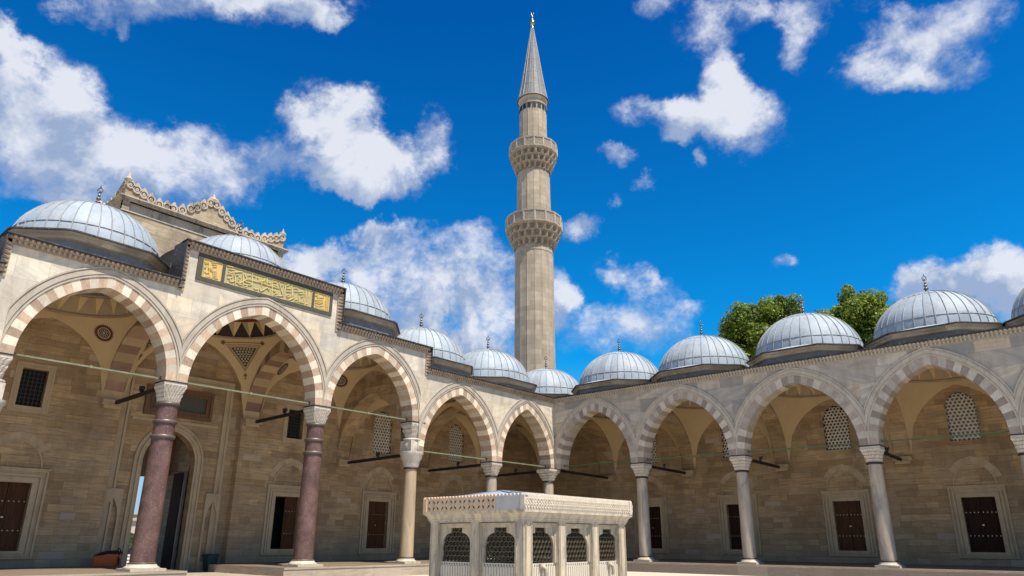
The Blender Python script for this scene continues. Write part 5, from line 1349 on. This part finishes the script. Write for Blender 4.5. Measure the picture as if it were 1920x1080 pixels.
# ---------------------------------------------------------------- trees behind the right arcade
def tree(x, y, ztop, rx_, rz, label, seed, nleaf=9000):
    r = random.Random(seed); zc = ztop-rz*.95
    root = thing('plane_tree', label, 'tree', (x, y, -.5), 'trees behind the right arcade')
    M_ = MB(); M_.tube([(x, y, -.5), (x+.2, y, 5), (x-.1, y+.2, 10), (x, y, zc-rz*.3)], .5, 10, taper=[.55, .45, .36, .25])
    tips = []
    for k in range(11):
        a = 2*pi*k/11+r.random(); l = rx_*(.5+.35*r.random()); z0 = zc-rz*.9+r.random()*rz*.8
        e = (x+l*cos(a), y+l*sin(a), z0+rz*(.4+.7*r.random())); mdl = (x+l*.45*cos(a), y+l*.45*sin(a), z0+rz*.15)
        M_.tube([(x, y, z0-.6), mdl, e], .12, 6, taper=[.18, .11, .03]); tips.append(e)
    M_.build('trunk', 'bark', root)
    cl = []
    for k in range(150):      # leaf clumps spread through and over the crown
        a = r.random()*2*pi; u = r.uniform(-.75, 1); q = sqrt(1-u*u) if abs(u) < 1 else 0; s_ = r.uniform(.35, 1.0)**.8
        cl.append((x+rx_*s_*q*cos(a), y+rx_*s_*q*sin(a), zc+rz*s_*u, r.uniform(.45, 1.0)*rx_*.26, r.uniform(-.22, .22)))
    for e in tips: cl.append((*e, rx_*.22, 0))
    L = MB()
    for k in range(nleaf):
        cx_, cy_, cz_, cr_, ct = r.choice(cl)
        d = Vector((r.gauss(0, 1), r.gauss(0, 1), r.gauss(0, 1))).normalized()*cr_*(r.random()**.4)
        c = Vector((cx_, cy_, cz_))+d*1.0
        nrm = (d.normalized()+Vector((r.gauss(0, .5), r.gauss(0, .5), r.gauss(0, .5)+.5))).normalized()
        t1 = nrm.orthogonal().normalized(); ang = r.random()*6.28; t2 = nrm.cross(t1); e1 = t1*cos(ang)+t2*sin(ang); e2 = nrm.cross(e1)
        s_ = r.uniform(.065, .12); tt = min(1, max(0, .42+ct+r.gauss(0, .22)))
        L.F([c-e1*s_, c-e2*s_*.8-e1*s_*.2, c-e2*s_*.45+e1*s_*.8, c+e1*s_*1.3+nrm*.03, c+e2*s_*.45+e1*s_*.8, c+e2*s_*.8-e1*s_*.2], 0, tt)
    L.build('crown', 'leaf', root)
tree(6.4, 20, 20.5, 3.55, 4.2, 'full leafy tree rising between the second and third domes of the right arcade', 11, 42000)
tree(13.9, 20, 19.2, 3.7, 3.8, 'leafy tree rising between the third and fourth domes of the right arcade', 23, 42000)

# ---------------------------------------------------------------- small things at the gate
bn = thing('litter_bin', 'dark green plastic litter bin with a lid beside the gate recess', 'bin', (-6.0, -18.35, 0))
bx, by, bz = -5.95, -18.30, -.33
M_ = MB(); q4 = lambda h, z: [(bx-h, by-h, z), (bx+h, by-h, z), (bx+h, by+h, z), (bx-h, by+h, z)]
M_.loft([q4(.19, bz), q4(.25, bz+.66)], True, cap0=True, cap1=True); M_.build('body', 'bin_green', bn)
M_ = MB(); M_.loft([q4(.28, bz+.66), q4(.29, bz+.72), q4(.24, bz+.77)], True, cap0=True, cap1=True); M_.box(bx-.20, bx+.20, by-.31, by-.27, bz+.64, bz+.69); M_.build('lid', 'bin_green', bn)
ct = thing('orange_cart', 'orange cart with a black cover and coiled cable left of the gate opening', 'cart', (-5.4, -23.0, 0))
def W(p): u, v, z = p; return (-5.4+u*.55-v*.8, -22.95+u*.8+v*.55, z)   # turned a little towards the court
M_ = MB(W); M_.loft([[(-.42, -.22, 0.02), (.42, -.22, 0.02), (.42, .22, 0.02), (-.42, .22, 0.02)], [(-.40, -.24, .42), (.46, -.24, .52), (.46, .24, .52), (-.40, .24, .42)]], True, cap0=True, cap1=True)
M_.box(-.38, .40, -.255, -.235, .10, .13, 0, .2); M_.build('body', 'orange_plastic', ct)
M_ = MB(W); M_.loft([[(-.46, v, .40), (-.30, v, .52), (0, v, .62), (.30, v, .63), (.50, v, .56), (.55, v, .50), (.44, v, .49), (0, v, .50), (-.40, v, .41)] for v in (-.27, .27)], True, cap0=True, cap1=True)
M_.tube([(.40, -.2, .58), (.48, -.2, .72), (.55, -.2, .60), (.50, -.2, .45)], .03, 6); M_.build('cover', 'black_cloth', ct)
M_ = MB(W)
for k in range(3): M_.tube([(.52+.02*k, -.28+.07*cos(2*pi*q/10), .28+.12*sin(2*pi*q/10)-.05*k) for q in range(11)], .016, 5)
M_.build('cable', 'beam_black', ct)
# beyond the gateway
fb = thing('far_building', 'pale stone building with a flat roof seen far off through the gate opening', 'building', (-60, 0, -.5))
M_ = MB(); M_.box(-64, -60, -14, 10, -.5, 3.7); fbw = M_.build('wall', 'far_wall', fb)
M_ = MB(); M_.box(-64.2, -59.7, -14.2, 10.2, 3.0, 3.2); M_.box(-64.2, -59.8, -14.2, 10.2, 3.7, 3.85); M_.build('cornice', 'trim_grey', fbw)
hd = thing('hedge', 'dark clipped hedge seen low through the gate opening', 'hedge', (-55, -1, -.5))
M_ = MB(); r = random.Random(5)
for k in range(500):
    x, y, z = -55+r.uniform(-.5, .5), r.uniform(-13, 9), r.uniform(-.4, 1.5); s = r.uniform(.15, .4)
    M_.F([(x, y-s, z), (x+r.uniform(-.2, .2), y, z-s), (x, y+s, z+r.uniform(-.1, .1)), (x+r.uniform(-.2, .2), y, z+s)], 0, r.random())
M_.box(-55.4, -54.8, -13, 9, -.5, 1.4); M_.build('foliage', 'hedge', hd)
sc_ = thing('lattice_screen', 'low white lattice screen standing outside the gate opening', 'screen', (-12.4, -20.0, -.5))
M_ = MB()
for k in range(28):
    y = -22.0+k*.17; M_.box(-12.4, -12.375, y, y+.045, -.5, .62)
for k in range(7): M_.box(-12.374, -12.35, -22.0, -17.25, -.45+.16*k, -.405+.16*k)
lp = M_.build('lattice_panel', 'crate_white', sc_)
M_ = MB(); [M_.box(-12.42, -12.34, y, y+.07, -.5, .70) for y in (-22.07, -19.7, -17.25)]; M_.build('post', 'crate_white', sc_)
